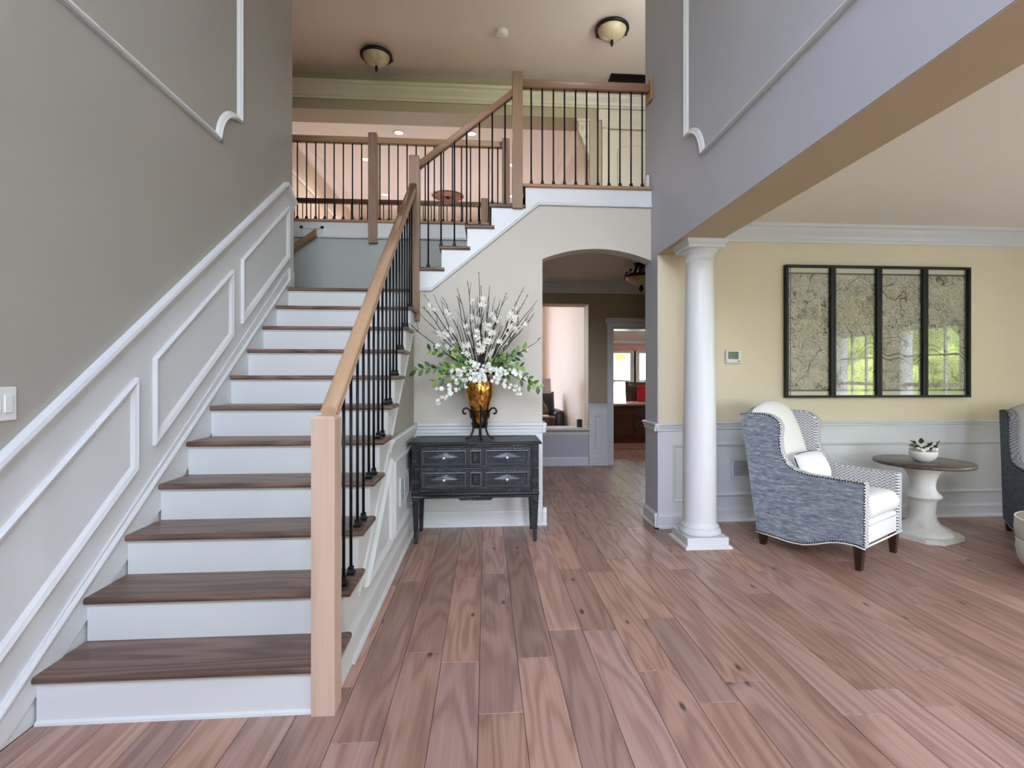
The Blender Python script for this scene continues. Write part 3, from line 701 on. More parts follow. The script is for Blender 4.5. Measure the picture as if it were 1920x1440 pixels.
def vent(name, label, O, U, V, N, w_, h_, n, vm='vent'):
    O, U, V, N = map(Vector, (O, U, V, N)); e = thing(name, label, 'air vent', O)
    def bx(b, u0, u1, v0, v1, n0, n1):
        return b.extr([U * u0 + V * v0 + N * n0, U * u1 + V * v0 + N * n0, U * u1 + V * v1 + N * n0, U * u0 + V * v1 + N * n0], N * (n1 - n0))
    obj('backing', bx(B(), .01, w_ - .01, .01, h_ - .01, 0, .003), 'slot', e, local=True)
    fr = B()
    for u0, u1, v0, v1 in ((0, w_, 0, .025), (0, w_, h_ - .025, h_), (0, .025, .025, h_ - .025), (w_ - .025, w_, .025, h_ - .025), (w_ / 2 - .006, w_ / 2 + .006, .025, h_ - .025)): bx(fr, u0, u1, v0, v1, 0, .012)
    obj('frame', fr, vm, e, local=True)
    s_ = (h_ - .05) / n
    sl = B(); bx(sl, .025, w_ - .025, 0, s_ * .55, .002, .009); c_ = (U * w_ / 2); sl.shift(-c_)
    me = mk('slat', sl, vm)
    for i in range(n): inst('slat', me, e, c_ + V * (.025 + s_ * (i + .2)), local=True)
    return e
vent('air_vent', 'white louvred vent on the wainscot under the stairs', (XS + .007, 3.83, .385), (0, 1, 0), (0, 0, 1), (1, 0, 0), .40, .215, 12)
# ---- balusters
def bar_mesh(h, r=.0075):
    return mk('baluster', B().tube([(0, 0, 0), (0, 0, h)], r, 8), 'iron')
shoe_me = mk('shoe', B().lathe([(.019, 0), (.0205, .006), (.0205, .012), (.016, .016), (.0125, .026), (.014, .03), (.014, .036), (.009, .04)], seg=4, smooth=False, a0=pi / 4, sx=1.25, sy=1.25), 'iron')
def baluster(parent, me, x, y, z):
    o = inst('baluster', me, parent, (x, y, z)); s_ = bpy.data.objects.new('shoe', shoe_me); COL.objects.link(s_); s_.parent = o
    return o
rz_ = lambda y: 1.20 + .7545 * (y - 2.133)       # handrail top line
XB = -.655
hA = rz_(NR(2) + .075) - .065 - 2 * RIS; hB = rz_(NR(2) + .202) - .065 - 2 * RIS
mA, mB = bar_mesh(hA), bar_mesh(hB)
for i in range(2, 11):
    baluster(stairs, mA, XB, NR(i) + .075, RIS * i); baluster(stairs, mB, XB, NR(i) + .202, RIS * i)
obj('handrail', B().extr([(-.648 + px_, 2.165, rz_(2.165) - .036 + pz_) for px_, pz_ in HAND], (0, 4.63 - 2.165, rz_(4.63) - rz_(2.165)), True), 'oak_y', stairs)
def newel(parent, x0, x1, y0, y1, z0, z1, mat='oak_z', name='newel_post'):
    b = B().box(x0, x1, y0, y1, z0, z1 - .012)
    c = .012; b.mesh([(x0, y0, z1 - .012), (x1, y0, z1 - .012), (x1, y1, z1 - .012), (x0, y1, z1 - .012), (x0 + c, y0 + c, z1), (x1 - c, y0 + c, z1), (x1 - c, y1 - c, z1), (x0 + c, y1 - c, z1)],
        [(0, 1, 5, 4), (1, 2, 6, 5), (2, 3, 7, 6), (3, 0, 4, 7), (4, 5, 6, 7)])
    return obj(name, b, mat, parent)
newel(stairs, -.692, -.600, 2.084, 2.180, 0, 1.192)
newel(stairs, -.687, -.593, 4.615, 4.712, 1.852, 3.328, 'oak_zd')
obj('newel_plug', B().lathe([(.008, 0), (.008, .0015)], (0, 0, 0), 10), 'oak_y', stairs, loc=(-.68, 2.0825, .25)).rotation_euler = (pi / 2, 0, 0)
# ---- landing
ld = thing('stair_landing', 'oak landing between the two stair flights', 'landing', (-1.2, 5.2, 2.1))
obj('landing_floor', B().box(-1.755, -.66, 4.66, 4.81, 2.06, ZL).box(-2.0, -.66, 4.81, 5.845, 2.06, ZL), 'tread', ld)
obj('landing_nosing', tread_mesh(-1.738, XT, NR(11), 4.72, ZL - .03, ZL), 'tread', ld)
obj('landing_base', B().mx(BASE, -2.0, -.62, 5.85, -1, ZL), 'trim', ld)
# ---- upper flight
us_ = thing('upper_staircase', 'short upper stair flight climbing right with oak treads and sloping rail', 'staircase', (0, 5.2, 2.1))
for k in range(4):
    z = ZL + RIS * (k + 1); xr = (NX[k + 1] if k < 3 else .335) + .026
    obj('tread', tread_mesh(NX[k], xr + (.022 if k < 3 else 0), 4.618, 5.84, z - .03, z, 'x'), 'tread', us_)
    obj('riser', B().box(NX[k] + .022, NX[k] + .04, Y4, 5.84, z - RIS, z - .03), 'trim', us_)
obj('riser', B().box(.36, .378, Y4, 5.84, Z2 - RIS, Z2 - .03), 'trim', us_)
obj('stair_soffit', B().extr([(-.64, 4.83, 2.10), (.36, 4.83, 2.85), (.36, 4.83, 2.80), (-.64, 4.83, 2.0)], (0, 1.01, 0)), 'trim', us_)
ur = lambda x: 3.29 + (3.965 - 3.29) / (.24 + .593) * (x + .593)
obj('handrail', B().extr([(-.60, 4.662 + px_, ur(-.60) - .036 + pz_) for px_, pz_ in HAND], (.245 + .60, 0, ur(.245) - ur(-.60)), True), 'oak_x', us_)
def ux(px): return (math.tan(math.atan((px - 978) / 960) + math.atan(67 / 960))) * 4.662
for px, k in ((803, 0), (827, 1), (852, 1), (875, 2), (899, 2), (923, 3), (947, 3)):
    x = ux(px); z = ZL + RIS * (k + 1); baluster(us_, bar_mesh(ur(x) - .06 - z), x, 4.662, z)
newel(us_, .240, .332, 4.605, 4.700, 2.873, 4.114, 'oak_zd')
# ---- upper hall guard rail
gr_ = thing('hall_railing', 'oak and black iron guard rail above the arch', 'railing', (.9, 4.66, Z2))
obj('handrail', B().extr([(.325, 4.662 + px_, 4.018 + pz_) for px_, pz_ in HAND], (1.195, 0, 0), True), 'oak_x', gr_)
mH = bar_mesh(.885)
for i in range(11): baluster(gr_, mH, ux(996 + 20.8 * i), 4.662, Z2)
obj('wall_rosette', B().cbox(1.508, 1.528, 4.60, 4.73, 3.90, 4.10, .006), 'oak_x', gr_)
obj('base_return', B().extr([(1.528, 4.71, Z2), (1.528, 4.86, Z2), (1.528, 4.86, 3.24), (1.528, 4.71, 3.24)], (-.02, 0, 0)), 'trim', gr_)
# ---- bridge guard rail
br = thing('bridge_railing', 'nearer long oak and iron railing along the upper bridge', 'railing', (-1.2, 5.86, Z2))
obj('handrail', B().extr([(-3.5, 5.862 + px_, 4.0 + pz_) for px_, pz_ in HAND], (3.70, 0, 0), True), 'oak_x', br)
mBr = bar_mesh(.868)
def bxx(px): return (math.tan(math.atan((px - 978) / 960) + math.atan(67 / 960))) * 5.862
q = 557.7 - 17.2 * 5
while q < 938:
    if not 690 < q < 712: baluster(br, mBr, bxx(q), 5.862, Z2)
    q += 17.2 if q < 690 else 17.0
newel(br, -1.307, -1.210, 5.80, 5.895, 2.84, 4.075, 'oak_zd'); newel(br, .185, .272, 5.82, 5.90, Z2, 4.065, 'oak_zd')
# ---- far guard rail over the great room
fr_ = thing('great_room_railing', 'farther oak and iron railing overlooking the great room', 'railing', (-1, 7.78, Z2))
obj('handrail', B().extr([(-3.40, 7.80 + px_, 3.96 + pz_) for px_, pz_ in HAND], (4.98, 0, 0), True), 'tread', fr_)
mF = bar_mesh(.83); x = -3.3
while x < 1.55:
    if abs(x + .02) > .07: baluster(fr_, mF, x, 7.80, Z2)
    x += .118
newel(fr_, -.075, .035, 7.74, 7.85, Z2, 4.045, 'oak_zd')
obj('base_cap', B().box(-3.40, 1.58, 7.74, 7.86, Z2 - .002, Z2 + .002), 'oak_x', fr_)
# ---- wall handrail of the back stairs
hr = thing('wall_handrail', 'short oak wall handrail descending left at the landing', 'handrail', (-1.9, 5.76, 2.5))
obj('rail', B().extr([(-1.86, 5.76 + px_, 2.93 + pz_) for px_, pz_ in HAND], (-1.2, 0, -.86), True), 'oak_zd', hr)
obj('bracket', B().tube([(-2.2, 5.76, 2.66), (-2.2, 5.78, 2.58), (-2.2, 5.849, 2.56)], .008, 8), 'iron', hr)
# ---- column
cl = thing('column', 'round white column with square plinth carrying the header', 'column', (1.738, 4.065, 0))
obj('plinth', B().cbox(-.168, .168, -.168, .168, 0, .085, .004).frame((0, 0, 0), (1, 0, 0), (0, 1, 0), (0, 0, 1), [(-.188, -.188), (.188, -.188), (.188, .188), (-.188, .188)], [(0, 0), (.001, .012), (.012, .024), (.021, .026)]), 'trim', cl, local=True)
sh = [(.155, .085), (.165, .092), (.167, .105), (.16, .122), (.148, .128), (.146, .136), (.15, .142), (.15, .152), (.14, .158), (.134, .166), (.131, .19)]
sh += [(.131 - .022 * max(0, (z - .7) / 1.5) ** 1.2, z) for z in (.4, .7, 1.0, 1.3, 1.6, 1.9, 2.15)]
sh += [(.107, 2.262), (.116, 2.268), (.118, 2.278), (.112, 2.285), (.107, 2.292), (.107, 2.325), (.113, 2.332), (.116, 2.34), (.13, 2.352), (.142, 2.372)]
obj('shaft', B().lathe(sh, seg=48), 'trim', cl, local=True)
ab = B().cbox(-.148, .148, -.148, .148, 2.372, 2.40, .002)
ab.frame((0, 0, 2.40), (1, 0, 0), (0, 1, 0), (0, 0, 1), [(-.148, -.148), (.148, -.148), (.148, .148), (-.148, .148)], [(0, 0), (-.008, .012), (-.014, .03), (-.02, .034), (-.02, .04)])
ab.box(-.16, .16, -.16, .16, 2.40, 2.44)
obj('capital', ab, 'trim', cl, local=True)

# ================================================================== CONSOLE TABLE
cx0, cx1, cy0, cy1 = -.593, .432, 4.16, 4.56
con = thing('console_chest', 'distressed black two-drawer console chest with diamond panels and tapered legs', 'console table', ((cx0 + cx1) / 2, 4.36, 0))
tp = B().cbox(-.616, .455, 4.125, 4.60, .802, .818, .005, 2)
tp.frame((0, 0, .818), (1, 0, 0), (0, 1, 0), (0, 0, 1), [(-.61, 4.131), (.449, 4.131), (.449, 4.594), (-.61, 4.594)], [(0, 0), (.004, .006), (.055, .006), (.06, .0)])
tp.box(-.54, .38, 4.20, 4.525, .817, .8205)
obj('top', tp, 'distress', con)
obj('body', B().box(cx0 + .02, cx1 - .02, cy0 + .02, cy1 - .01, .40, .80), 'distress', con)
for xa in (cx0, cx1 - .058):
    pb = B().cbox(xa, xa + .058, cy0, cy0 + .05, .40, .802, .003)
    pb.frame((0, cy0, 0), (1, 0, 0), (0, 0, 1), (0, -1, 0), [(xa + .01, .44), (xa + .048, .44), (xa + .048, .77), (xa + .01, .77)], [(0, 0), (.002, .004), (.006, .004), (.009, 0)])
    for q in (.022, .029, .036): pb.box(xa + q - .0018, xa + q + .0018, cy0 - .004, cy0, .46, .75)
    obj('fluted_stile', pb, 'distress', con)
obj('top_rail', B().box(cx0 + .058, cx1 - .058, cy0 + .004, cy0 + .03, .777, .802), 'distress', con)
obj('middle_rail', B().cbox(cx0 + .058, cx1 - .058, cy0 - .002, cy0 + .03, .600, .612, .003), 'distress_edge', con)
bm_ = B().cbox(cx0 - .004, cx1 + .004, cy0 - .006, cy1, .386, .412, .006, 2).cbox(cx0, cx1, cy0 - .001, cy1, .366, .386, .003)
obj('lower_moulding', bm_, 'distress', con)
apr = B().extr([(-.225, cy0, .366), (-.205, cy0, .347), (.039, cy0, .347), (.06, cy0, .366)], (0, .02, 0))
for q in range(16): apr.box(-.195 + q * .0146, -.188 + q * .0146, cy0 - .004, cy0, .350, .364)
obj('apron_drop', apr, 'distress', con)
knob_me = mk('knob', B().lathe([(.006, 0), (.005, .008), (.013, .012), (.015, .018), (.012, .024), (.004, .026)], seg=14), 'chrome')
for zb, zt_ in ((.612, .777), (.433, .600)):
    dx0, dx1 = cx0 + .06, cx1 - .06
    dw = obj('drawer', B().cbox(dx0, dx1, cy0 + .006, cy0 + .028, zb, zt_, .003), 'distress', con)
    FR = [(0, 0), (.003, .014), (.010, .016), (.016, .010), (.022, 0)]
    for pa, pb_, dia in ((-.515, -.158, True), (-.133, -.034, False), (-.008, .350, True)):
        za, zz = zb + .02, zt_ - .02
        obj('panel_frame', B().frame((0, cy0 + .006, 0), (1, 0, 0), (0, 0, 1), (0, -1, 0), [(pa, za), (pb_, za), (pb_, zz), (pa, zz)], FR), 'distress_edge', dw)
        if dia:
            mx_, mz_ = (pa + pb_) / 2, (za + zz) / 2; hw, hh = .135, .040
            db = B().frame((0, cy0 + .006, 0), (1, 0, 0), (0, 0, 1), (0, -1, 0), [(mx_ - hw, mz_), (mx_, mz_ - hh), (mx_ + hw, mz_), (mx_, mz_ + hh)], [(0, 0), (.001, .008), (.004, .009), (.006, .005)])
            db.mesh([(mx_ - hw + .02, cy0 + .001, mz_), (mx_, cy0 + .001, mz_ - hh + .006), (mx_ + hw - .02, cy0 + .001, mz_), (mx_, cy0 + .001, mz_ + hh - .006), (mx_, cy0 - .010, mz_)], [(0, 1, 4), (1, 2, 4), (2, 3, 4), (3, 0, 4)])
            obj('diamond_panel', db, 'distress_edge', dw)
            inst('knob', knob_me, dw, (mx_, cy0 - .008, mz_), (pi / 2, 0, 0))
        else:
            obj('center_panel', B().cbox(pa + .026, pb_ - .026, cy0 - .002, cy0 + .006, za + .024, zz - .024, .005), 'distress', dw)
for lx in (cx0 + .030, cx1 - .030):
    for ly in (cy0 + .026, cy1 - .03):
        lb = B().lathe([(.040, .366), (.040, .342), (.033, .338), (.033, .330), (.038, .326), (.038, .318), (.036, .314), (.019, .012), (.017, 0)][::-1], (lx, ly, 0), 4, False, a0=pi / 4)
        obj('leg', lb, 'distress', con)

# ================================================================== VASE, STAND, FLOWERS
VX, VY = -.052, 4.36
std = thing('vase_stand', 'black wrought-iron scroll stand holding the gold vase', 'vase stand', (VX, VY, .824))
def arc(c, r, a0, a1, n, rad, z0=None):
    return [(c[0] + r * cos(radians(a0 + (a1 - a0) * i / n)), c[1] + r * sin(radians(a0 + (a1 - a0) * i / n))) for i in range(n + 1)]
leg2 = [(.125, .004), (.10, .008), (.075, .03), (.058, .07), (.055, .11), (.062, .16), (.075, .205), (.088, .238), (.105, .256), (.125, .26), (.143, .25), (.15, .232), (.143, .215), (.128, .21), (.118, .22)]
for a in (200, 340, 90, 270 + 8):
    a_ = radians(a)
    obj('scroll_leg', B().tube([(VX + r * cos(a_), VY + r * sin(a_), .826 + z) for r, z in leg2], [.009] * 6 + [.0085] * 5 + [.009, .009, .008, .006], 8), 'iron', std)
for rr, zz in ((.058, .095), (.084, .228)):
    obj('ring', B().tube([(VX + rr * cos(2 * pi * i / 28), VY + rr * sin(2 * pi * i / 28), .826 + zz) for i in range(29)], .006, 6), 'iron', std)
for a in (235, 305, 270 - 100, 10, 60, 120):
    sc_ = []
    for i in range(22):
        t_ = i / 21; ph = t_ * 2.6 * pi; rr = .026 * (1 - t_ * .75)
        sc_.append((rr * cos(ph), .185 + rr * sin(ph)))
    sc2 = [(-u, .27 - v + .03) for u, v in sc_]
    for cu in (sc_, sc2):
        pts = []
        for u, v in cu:
            rad = .055 + (v - .09) * .21; an = radians(a) + u / rad
            pts.append((VX + (rad + .004) * cos(an), VY + (rad + .004) * sin(an), .826 + v))
        obj('scroll_ornament', B().tube(pts, .0042, 6), 'iron', std)
vz = .922
vp = [(.002, 0), (.046, .0), (.05, .006), (.058, .05), (.07, .10), (.085, .15), (.1, .2), (.112, .25), (.119, .30), (.120, .34), (.115, .38), (.103, .41), (.085, .435), (.07, .445), (.066, .455), (.07, .465), (.076, .47), (.068, .466), (.06, .45), (.06, .40), (.002, .39)]
vase = tag(obj('vase', B().lathe([(r * .95, z * .99) for r, z in vp], (VX, VY, vz), 40), 'mercury'), 'gold mercury-glass vase in an iron stand on the console', 'vase')
fa = thing('flower_arrangement', 'tall arrangement of white blossom branches and green sprays in the gold vase', 'flowers', (VX, VY, 1.3))
frn = random.Random(5)
Bl = B()
for k in range(5):
    a = k * 2 * pi / 5; r = .011
    Bl.mesh([(0, 0, 0), (r * .7 * cos(a - .45), r * .7 * sin(a - .45), .003), (r * 1.15 * cos(a), r * 1.15 * sin(a), .006), (r * .7 * cos(a + .45), r * .7 * sin(a + .45), .003)], [(0, 1, 2, 3)], True)
Bl.ico((0, 0, .002), .003, 1)
bl_me = mk('blossom', Bl, 'blossom')
Bp = B()
for k in range(6):
    a = k * 2 * pi / 6 + .2; r = .02
    Bp.mesh([(0, 0, 0), (r * .6 * cos(a - .6), r * .6 * sin(a - .6), .006), (r * .95 * cos(a - .2), r * .95 * sin(a - .2), .008), (r * 1.05 * cos(a + .2), r * 1.05 * sin(a + .2), .004), (r * .6 * cos(a + .6), r * .6 * sin(a + .6), .005)], [(0, 1, 2, 3, 4)], True)
Bp.ico((0, 0, .005), .005, 1)
bp_me = mk('petal_flower', Bp, 'petal')
Lf = B(); L_ = .052
prow = [(0, .001), (.25, .010), (.5, .0135), (.75, .009), (1, .0008)]
vsl = []
for t_, wv in prow: vsl += [(t_ * L_, -wv, .004 * sin(t_ * pi)), (t_ * L_, 0, -.002 + .004 * sin(t_ * pi)), (t_ * L_, wv, .004 * sin(t_ * pi))]
Lf.mesh(vsl, [q for i in range(4) for q in ((i * 3, i * 3 + 3, i * 3 + 4, i * 3 + 1), (i * 3 + 1, i * 3 + 4, i * 3 + 5, i * 3 + 2))], True)
lf_me = mk('leaf', Lf, 'leaf')
bud_me = mk('bud', B().ico((0, 0, .004), .0055, 1, (1, 1, 1.5)), 'bud')
def curve(p0, p1, p2, n=8): return [tuple(p0[i] * (1 - t_) ** 2 + 2 * p1[i] * t_ * (1 - t_) + p2[i] * t_ * t_ for i in range(3)) for t_ in [k / n for k in range(n + 1)]]
mouth = (VX, VY, 1.36)
zf = lambda x, y: ((760 + x * .19438), (500 + y * .19438))
def fpos(px, py, dy=0):
    X, Yp = zf(px, py); u = (X - 978) / 960; th = math.atan(67 / 960); dx = sin(th) + u * cos(th); dyy = cos(th) - u * sin(th); Y = VY + dy; t_ = Y / dyy
    return (dx * t_, Y, 1.35 + (706 - Yp) / 960 * t_)
def branch(tip, bl=0, buds=0, r0=.0068, bow=.06, twigs=2, lo=.35, hi=.82):
    mid = tuple((mouth[i] * .45 + tip[i] * .55) + frn.uniform(-bow, bow) * (.6 if i < 2 else .4) for i in range(3))
    pts = curve((mouth[0] + frn.uniform(-.03, .03), mouth[1] + frn.uniform(-.03, .03), 1.33), mid, tip, 9)
    pts = [tuple(c + frn.uniform(-.0075, .0075) for c in p) for p in pts]
    b = B().tube(pts, [r0 * (1 - .75 * i / 9) for i in range(10)], 5)
    at = lambda t_: Vector(pts[int(t_ * 9)]).lerp(Vector(pts[min(9, int(t_ * 9) + 1)]), t_ * 9 - int(t_ * 9))
    spots = []
    for q in range(twigs):
        t_ = frn.uniform(.45, .85); p = at(t_); dr = (Vector(pts[-1]) - Vector(pts[4])).normalized() + Vector((frn.uniform(-.7, .7), frn.uniform(-.4, .4), frn.uniform(-.1, .6)))
        e = p + dr.normalized() * frn.uniform(.07, .16); b.tube([p, p.lerp(e, .5) + Vector((0, 0, .008)), e], [.003, .0024, .0013], 4); spots.append(e); spots.append(p.lerp(e, .6))
    o = obj('branch', b, 'twig', fa)
    cl_ = [frn.uniform(lo, hi) for _ in range(max(1, bl // 4))]
    for q in range(bl):
        p = at(max(.2, min(.97, frn.choice(cl_) + frn.uniform(-.05, .05)))) + Vector((frn.uniform(-.022, .022), frn.uniform(-.03, .015), frn.uniform(-.018, .018)))
        s_ = frn.uniform(1.5, 2.4); inst('blossom', bl_me, o, p, (pi / 2 + frn.uniform(-.9, .9), frn.uniform(-.5, .5), frn.uniform(-.7, .7)), (s_, s_, s_))
    for q in range(buds):
        p = at(frn.uniform(.5, .99)); inst('bud', bud_me, o, p, (frn.uniform(-.8, .8), frn.uniform(-.8, .8), 0))
    return o
tips = [((700, 50), 4), ((600, 130), 4), ((720, 190), 8), ((820, 180), 8), ((505, 205), 5), ((1140, 195), 6), ((980, 245), 5), ((1190, 270), 6), ((1280, 320), 5), ((1235, 400), 6), ((1245, 460), 5), ((1100, 380), 10), ((1080, 660), 3), ((1320, 685), 2),
        ((180, 260), 8), ((272, 270), 8), ((355, 290), 6), ((505, 300), 4), ((170, 390), 9), ((100, 410), 4), ((30, 550), 3), ((330, 710), 9), ((580, 490), 5), ((640, 340), 14), ((700, 300), 16), ((800, 260), 12), ((870, 290), 10), ((910, 320), 10), ((760, 420), 12), ((520, 560), 6), ((450, 640), 9), ((860, 560), 12), ((940, 560), 9)]
for (tx, ty), nb_ in tips: branch(fpos(tx, ty, frn.uniform(-.12, .10)), int(nb_ * .95), 4)
def spray(tip, sag, n, leafy=True, size=1.0, white=0, start=.15):
    tip = Vector(tip); m0 = Vector(mouth); mid = m0.lerp(tip, .5) + Vector((0, 0, sag)); pts = curve(mouth, mid, tip, 10)
    o = obj('leafy_sprig' if leafy else 'flower_sprig', B().tube(pts, [.0035 - .00025 * i for i in range(11)], 5), 'twig', fa)
    for q in range(n):
        t_ = start + (1 - start) * (q + .5) / n; i = min(9, int(t_ * 10)); p = Vector(pts[i]).lerp(Vector(pts[i + 1]), t_ * 10 - i); d = (Vector(pts[i + 1]) - Vector(pts[i])).normalized()
        a = atan2(d.z, d.x)
        if leafy:
            for sd in (-1, 1):
                s_ = size * frn.uniform(.95, 1.4); p2 = p + Vector((frn.uniform(-.01, .01), frn.uniform(-.03, .03), frn.uniform(-.01, .01)))
                inst('leaf', lf_me, o, p2, (pi / 2 + frn.uniform(-.6, .6), -(a + sd * frn.uniform(.5, 1.0)), frn.uniform(-.35, .35)), (s_, s_, s_))
        for k in range(white):
            p2 = p + Vector((frn.uniform(-.028, .028), frn.uniform(-.045, .01), frn.uniform(-.028, .028))); s_ = frn.uniform(.75, 1.15)
            inst('petal_flower', bp_me, o, p2, (pi / 2 + frn.uniform(-.7, .7), frn.uniform(-.6, .6), frn.uniform(-.7, .7)), (s_, s_, s_))
    return o
for (tx, ty), sg, n in (((85, 1010), .10, 9), ((215, 800), .08, 7), ((270, 1110), .06, 6), ((540, 1140), .03, 4), ((560, 860), .02, 5), ((320, 1010), .07, 5), ((480, 800), .02, 5)): spray(fpos(tx, ty, -.05), sg, n, size=1.05)
for (tx, ty), sg, n in (((1305, 1170), .17, 10), ((1160, 800), .05, 7), ((1230, 1150), .12, 6), ((1070, 860), .04, 6), ((1130, 960), .08, 6), ((940, 830), .02, 4)): spray(fpos(tx, ty, -.05), sg, n, size=1.05)
for (tx, ty), sg, n, wh in (((330, 1310), .05, 8, 3), ((290, 1195), .06, 4, 2), ((440, 1030), .05, 6, 3), ((1110, 1215), .06, 6, 3), ((1150, 1060), .07, 7, 3), ((940, 1040), .05, 5, 3)): spray(fpos(tx, ty, -.08), sg, n, False, white=wh, start=.3)
spray(fpos(650, 1100, -.16), .03, 5, False, white=3, start=.2); spray(fpos(760, 1100, -.16), .03, 5, False, white=3, start=.2); spray(fpos(690, 940, -.1), .02, 4, False, white=3, start=.2); spray(fpos(800, 960, -.1), .02, 4, False, white=3, start=.2)

# ================================================================== ARMCHAIRS
SIDE = [(0, .100), (-.035, .34), (-.08, .66), (-.14, 1.045), (-.07, 1.056), (.06, 1.057), (.12, 1.046), (.17, 1.018), (.197, .982), (.203, .94), (.194, .87), (.198, .80), (.215, .737), (.24, .693), (.277, .659), (.33, .635), (.40, .624), (.55, .621), (.775, .62), (.785, .61), (.783, .165), (.72, .176), (.649, .174), (.60, .167), (.564, .158), (.51, .138), (.453, .115), (.40, .098), (.361, .089), (.30, .084), (.25, .084), (.165, .091)]
def offs(poly, d):
    n = len(poly); out = []
    ar = sum(poly[i][0] * poly[(i + 1) % n][1] - poly[(i + 1) % n][0] * poly[i][1] for i in range(n)); sg = 1 if ar > 0 else -1
    for i in range(n):
        a, b, c = Vector(poly[i - 1]), Vector(poly[i]), Vector(poly[(i + 1) % n]); d0 = (b - a).normalized(); d1 = (c - b).normalized()
        n0 = Vector((-d0.y, d0.x)); n1 = Vector((-d1.y, d1.x)); bb = n0 + n1; bb /= max(bb.dot(n1), .4); q = b + bb * d * sg; out.append((q.x, q.y))
    return out
def armchair(label, loc, rz, tw='tweed', sc_='scallop', wh='whitefab'):
    ch = thing('armchair', label, 'armchair', loc, rz); HW = .344
    Yl = lambda s_: .3915 - s_
    for sg in (-1, 1):
        a = B(); inner = offs(SIDE, .010)
        layers = [(SIDE, HW - .014), (SIDE, HW - .062), (offs(SIDE, .006), HW - .074), (offs(SIDE, .016), HW - .080)]
        layers = [(offs(SIDE, .006), HW - .004)] + layers
        n = len(SIDE); vs_ = []; fs = []
        for po, xx in layers: vs_ += [(sg * xx, Yl(s_), z) for s_, z in po]
        for l in range(len(layers) - 1):
            for i in range(n):
                j = (i + 1) % n; q = (l * n + i, l * n + j, (l + 1) * n + j, (l + 1) * n + i); fs.append(q if sg < 0 else q[::-1])
        fs.append(tuple(range(n))); fs.append(tuple(range((len(layers) - 1) * n, len(layers) * n)))
        bm = bmesh.new(); vl = [bm.verts.new(v) for v in vs_]
        for f in fs: bm.faces.new([vl[i] for i in f])
        bmesh.ops.recalc_face_normals(bm, faces=bm.faces[:])
        obj('wing_arm', a.frombm(bm), sc_, ch, local=True, label='scallop-print padded wing and arm')
        sp_ = offs(SIDE, .012)
        obj('side_panel', B().extr([(sg * (HW - .006), Yl(s_), z) for s_, z in sp_], (sg * .007, 0, 0)), tw, ch, local=True, label='blue-grey tweed outer side panel')
        # nailheads
        path = offs(SIDE, .0075); nb_ = B(); acc = 0
        seq = path[3:] + [path[0]]
        for (u0, v0), (u1, v1) in zip(seq, seq[1:]):
            L = sqrt((u1 - u0) ** 2 + (v1 - v0) ** 2); t_ = acc
            while t_ < L:
                f_ = t_ / L; nb_.lathe([(.0064, 0), (.005, .0034), (.0005, .005)], (0, 0, 0), 6)
                vv = nb_.v[-18:]; k0 = len(nb_.v) - 18
                for ii in range(18):
                    x_, y_, z_ = nb_.v[k0 + ii]; nb_.v[k0 + ii] = (sg * (HW - .003 + z_), Yl(u0 + (u1 - u0) * f_) + x_, v0 + (v1 - v0) * f_ + y_)
                t_ += .0185
            acc = t_ - L
        obj('nailhead_trim', nb_, 'nail', ch, local=True, kind='stuff')
        # white welt along the lower edge
        wp = [(sg * (HW - .004), Yl(s_), z - .004) for s_, z in [SIDE[0]] + SIDE[:19:-1]]
        obj('welt', B().tube(wp, .006, 6), wh, ch, local=True)
    # outer back
    bk = []
    def bfn(u, v):
        v = (v + 1) / 2; z = .10 + v * (.94 + .07 * (1 - u * u)); return (u * .325, Yl(-.148 * max(0, v) ** 1.1) + .0 - .03, z)
    obj('outer_back', B().cushion(bfn, .03, 12, 12, 8, nrm=(0, 1, 0)), tw, ch, local=True)
    # inner back cushion with rounded crest
    def cfn(u, v):
        v = (v + 1) / 2; z = .42 + v * (.64 + .085 * (1 - u * u) ** .8); s_ = .13 - .20 * v + .02 * sin(v * pi); return (u * .282, Yl(s_), z)
    obj('back_cushion', B().cushion(cfn, .085, 5, 16, 14, nrm=(0, -1, .2), bot=.6), wh, ch, local=True, label='white basketweave inner back')
    # seat
    obj('seat_base', B().cbox(-.268, .268, Yl(.772), Yl(.02), .175, .335, .018, 3), wh, ch, local=True)
    obj('seat_cushion', B().cushion(lambda u, v: (u * .262, Yl(.46 + v * .335), .412 + .012 * (1 - u * u)), .082, 16, 16, 16, nrm=(0, 0, 1)), wh, ch, local=True, label='white box seat cushion')
    obj('front_welt', B().tube([(-.33, Yl(.786), .176), (0, Yl(.79), .178), (.33, Yl(.786), .176)], .006, 6).tube([(-.262, Yl(.786), .31), (0, Yl(.79), .31), (.262, Yl(.786), .31)], .004, 6), wh, ch, local=True)
    for lx, s_, h_ in ((-.31, .735, .185), (.31, .735, .185), (-.31, .045, .12), (.31, .045, .12)):
        obj('leg', B().lathe([(.027, 0), (.044, h_)], (lx, Yl(s_), 0), 4, False, a0=pi / 4), 'legwood', ch, local=True)
    return ch
ac = armchair('blue-grey tweed wing chair with white seat and nailhead trim beside the column', (2.679, 3.854, 0), radians(32))
def in_chair(o, x, y, z, rx=0, ry=0, rz=0):
    m = Matrix.Translation(ac.location) @ Matrix.Rotation(radians(32), 4, 'Z') @ Matrix.Translation((x, y, z)) @ Matrix.Rotation(rz, 4, 'Z') @ Matrix.Rotation(rx, 4, 'X') @ Matrix.Rotation(ry, 4, 'Y')
    o.location = m.translation; o.rotation_euler = m.to_euler()
pw = thing('lumbar_pillow', 'small white lumbar pillow with dark piping on the wing chair', 'pillow')
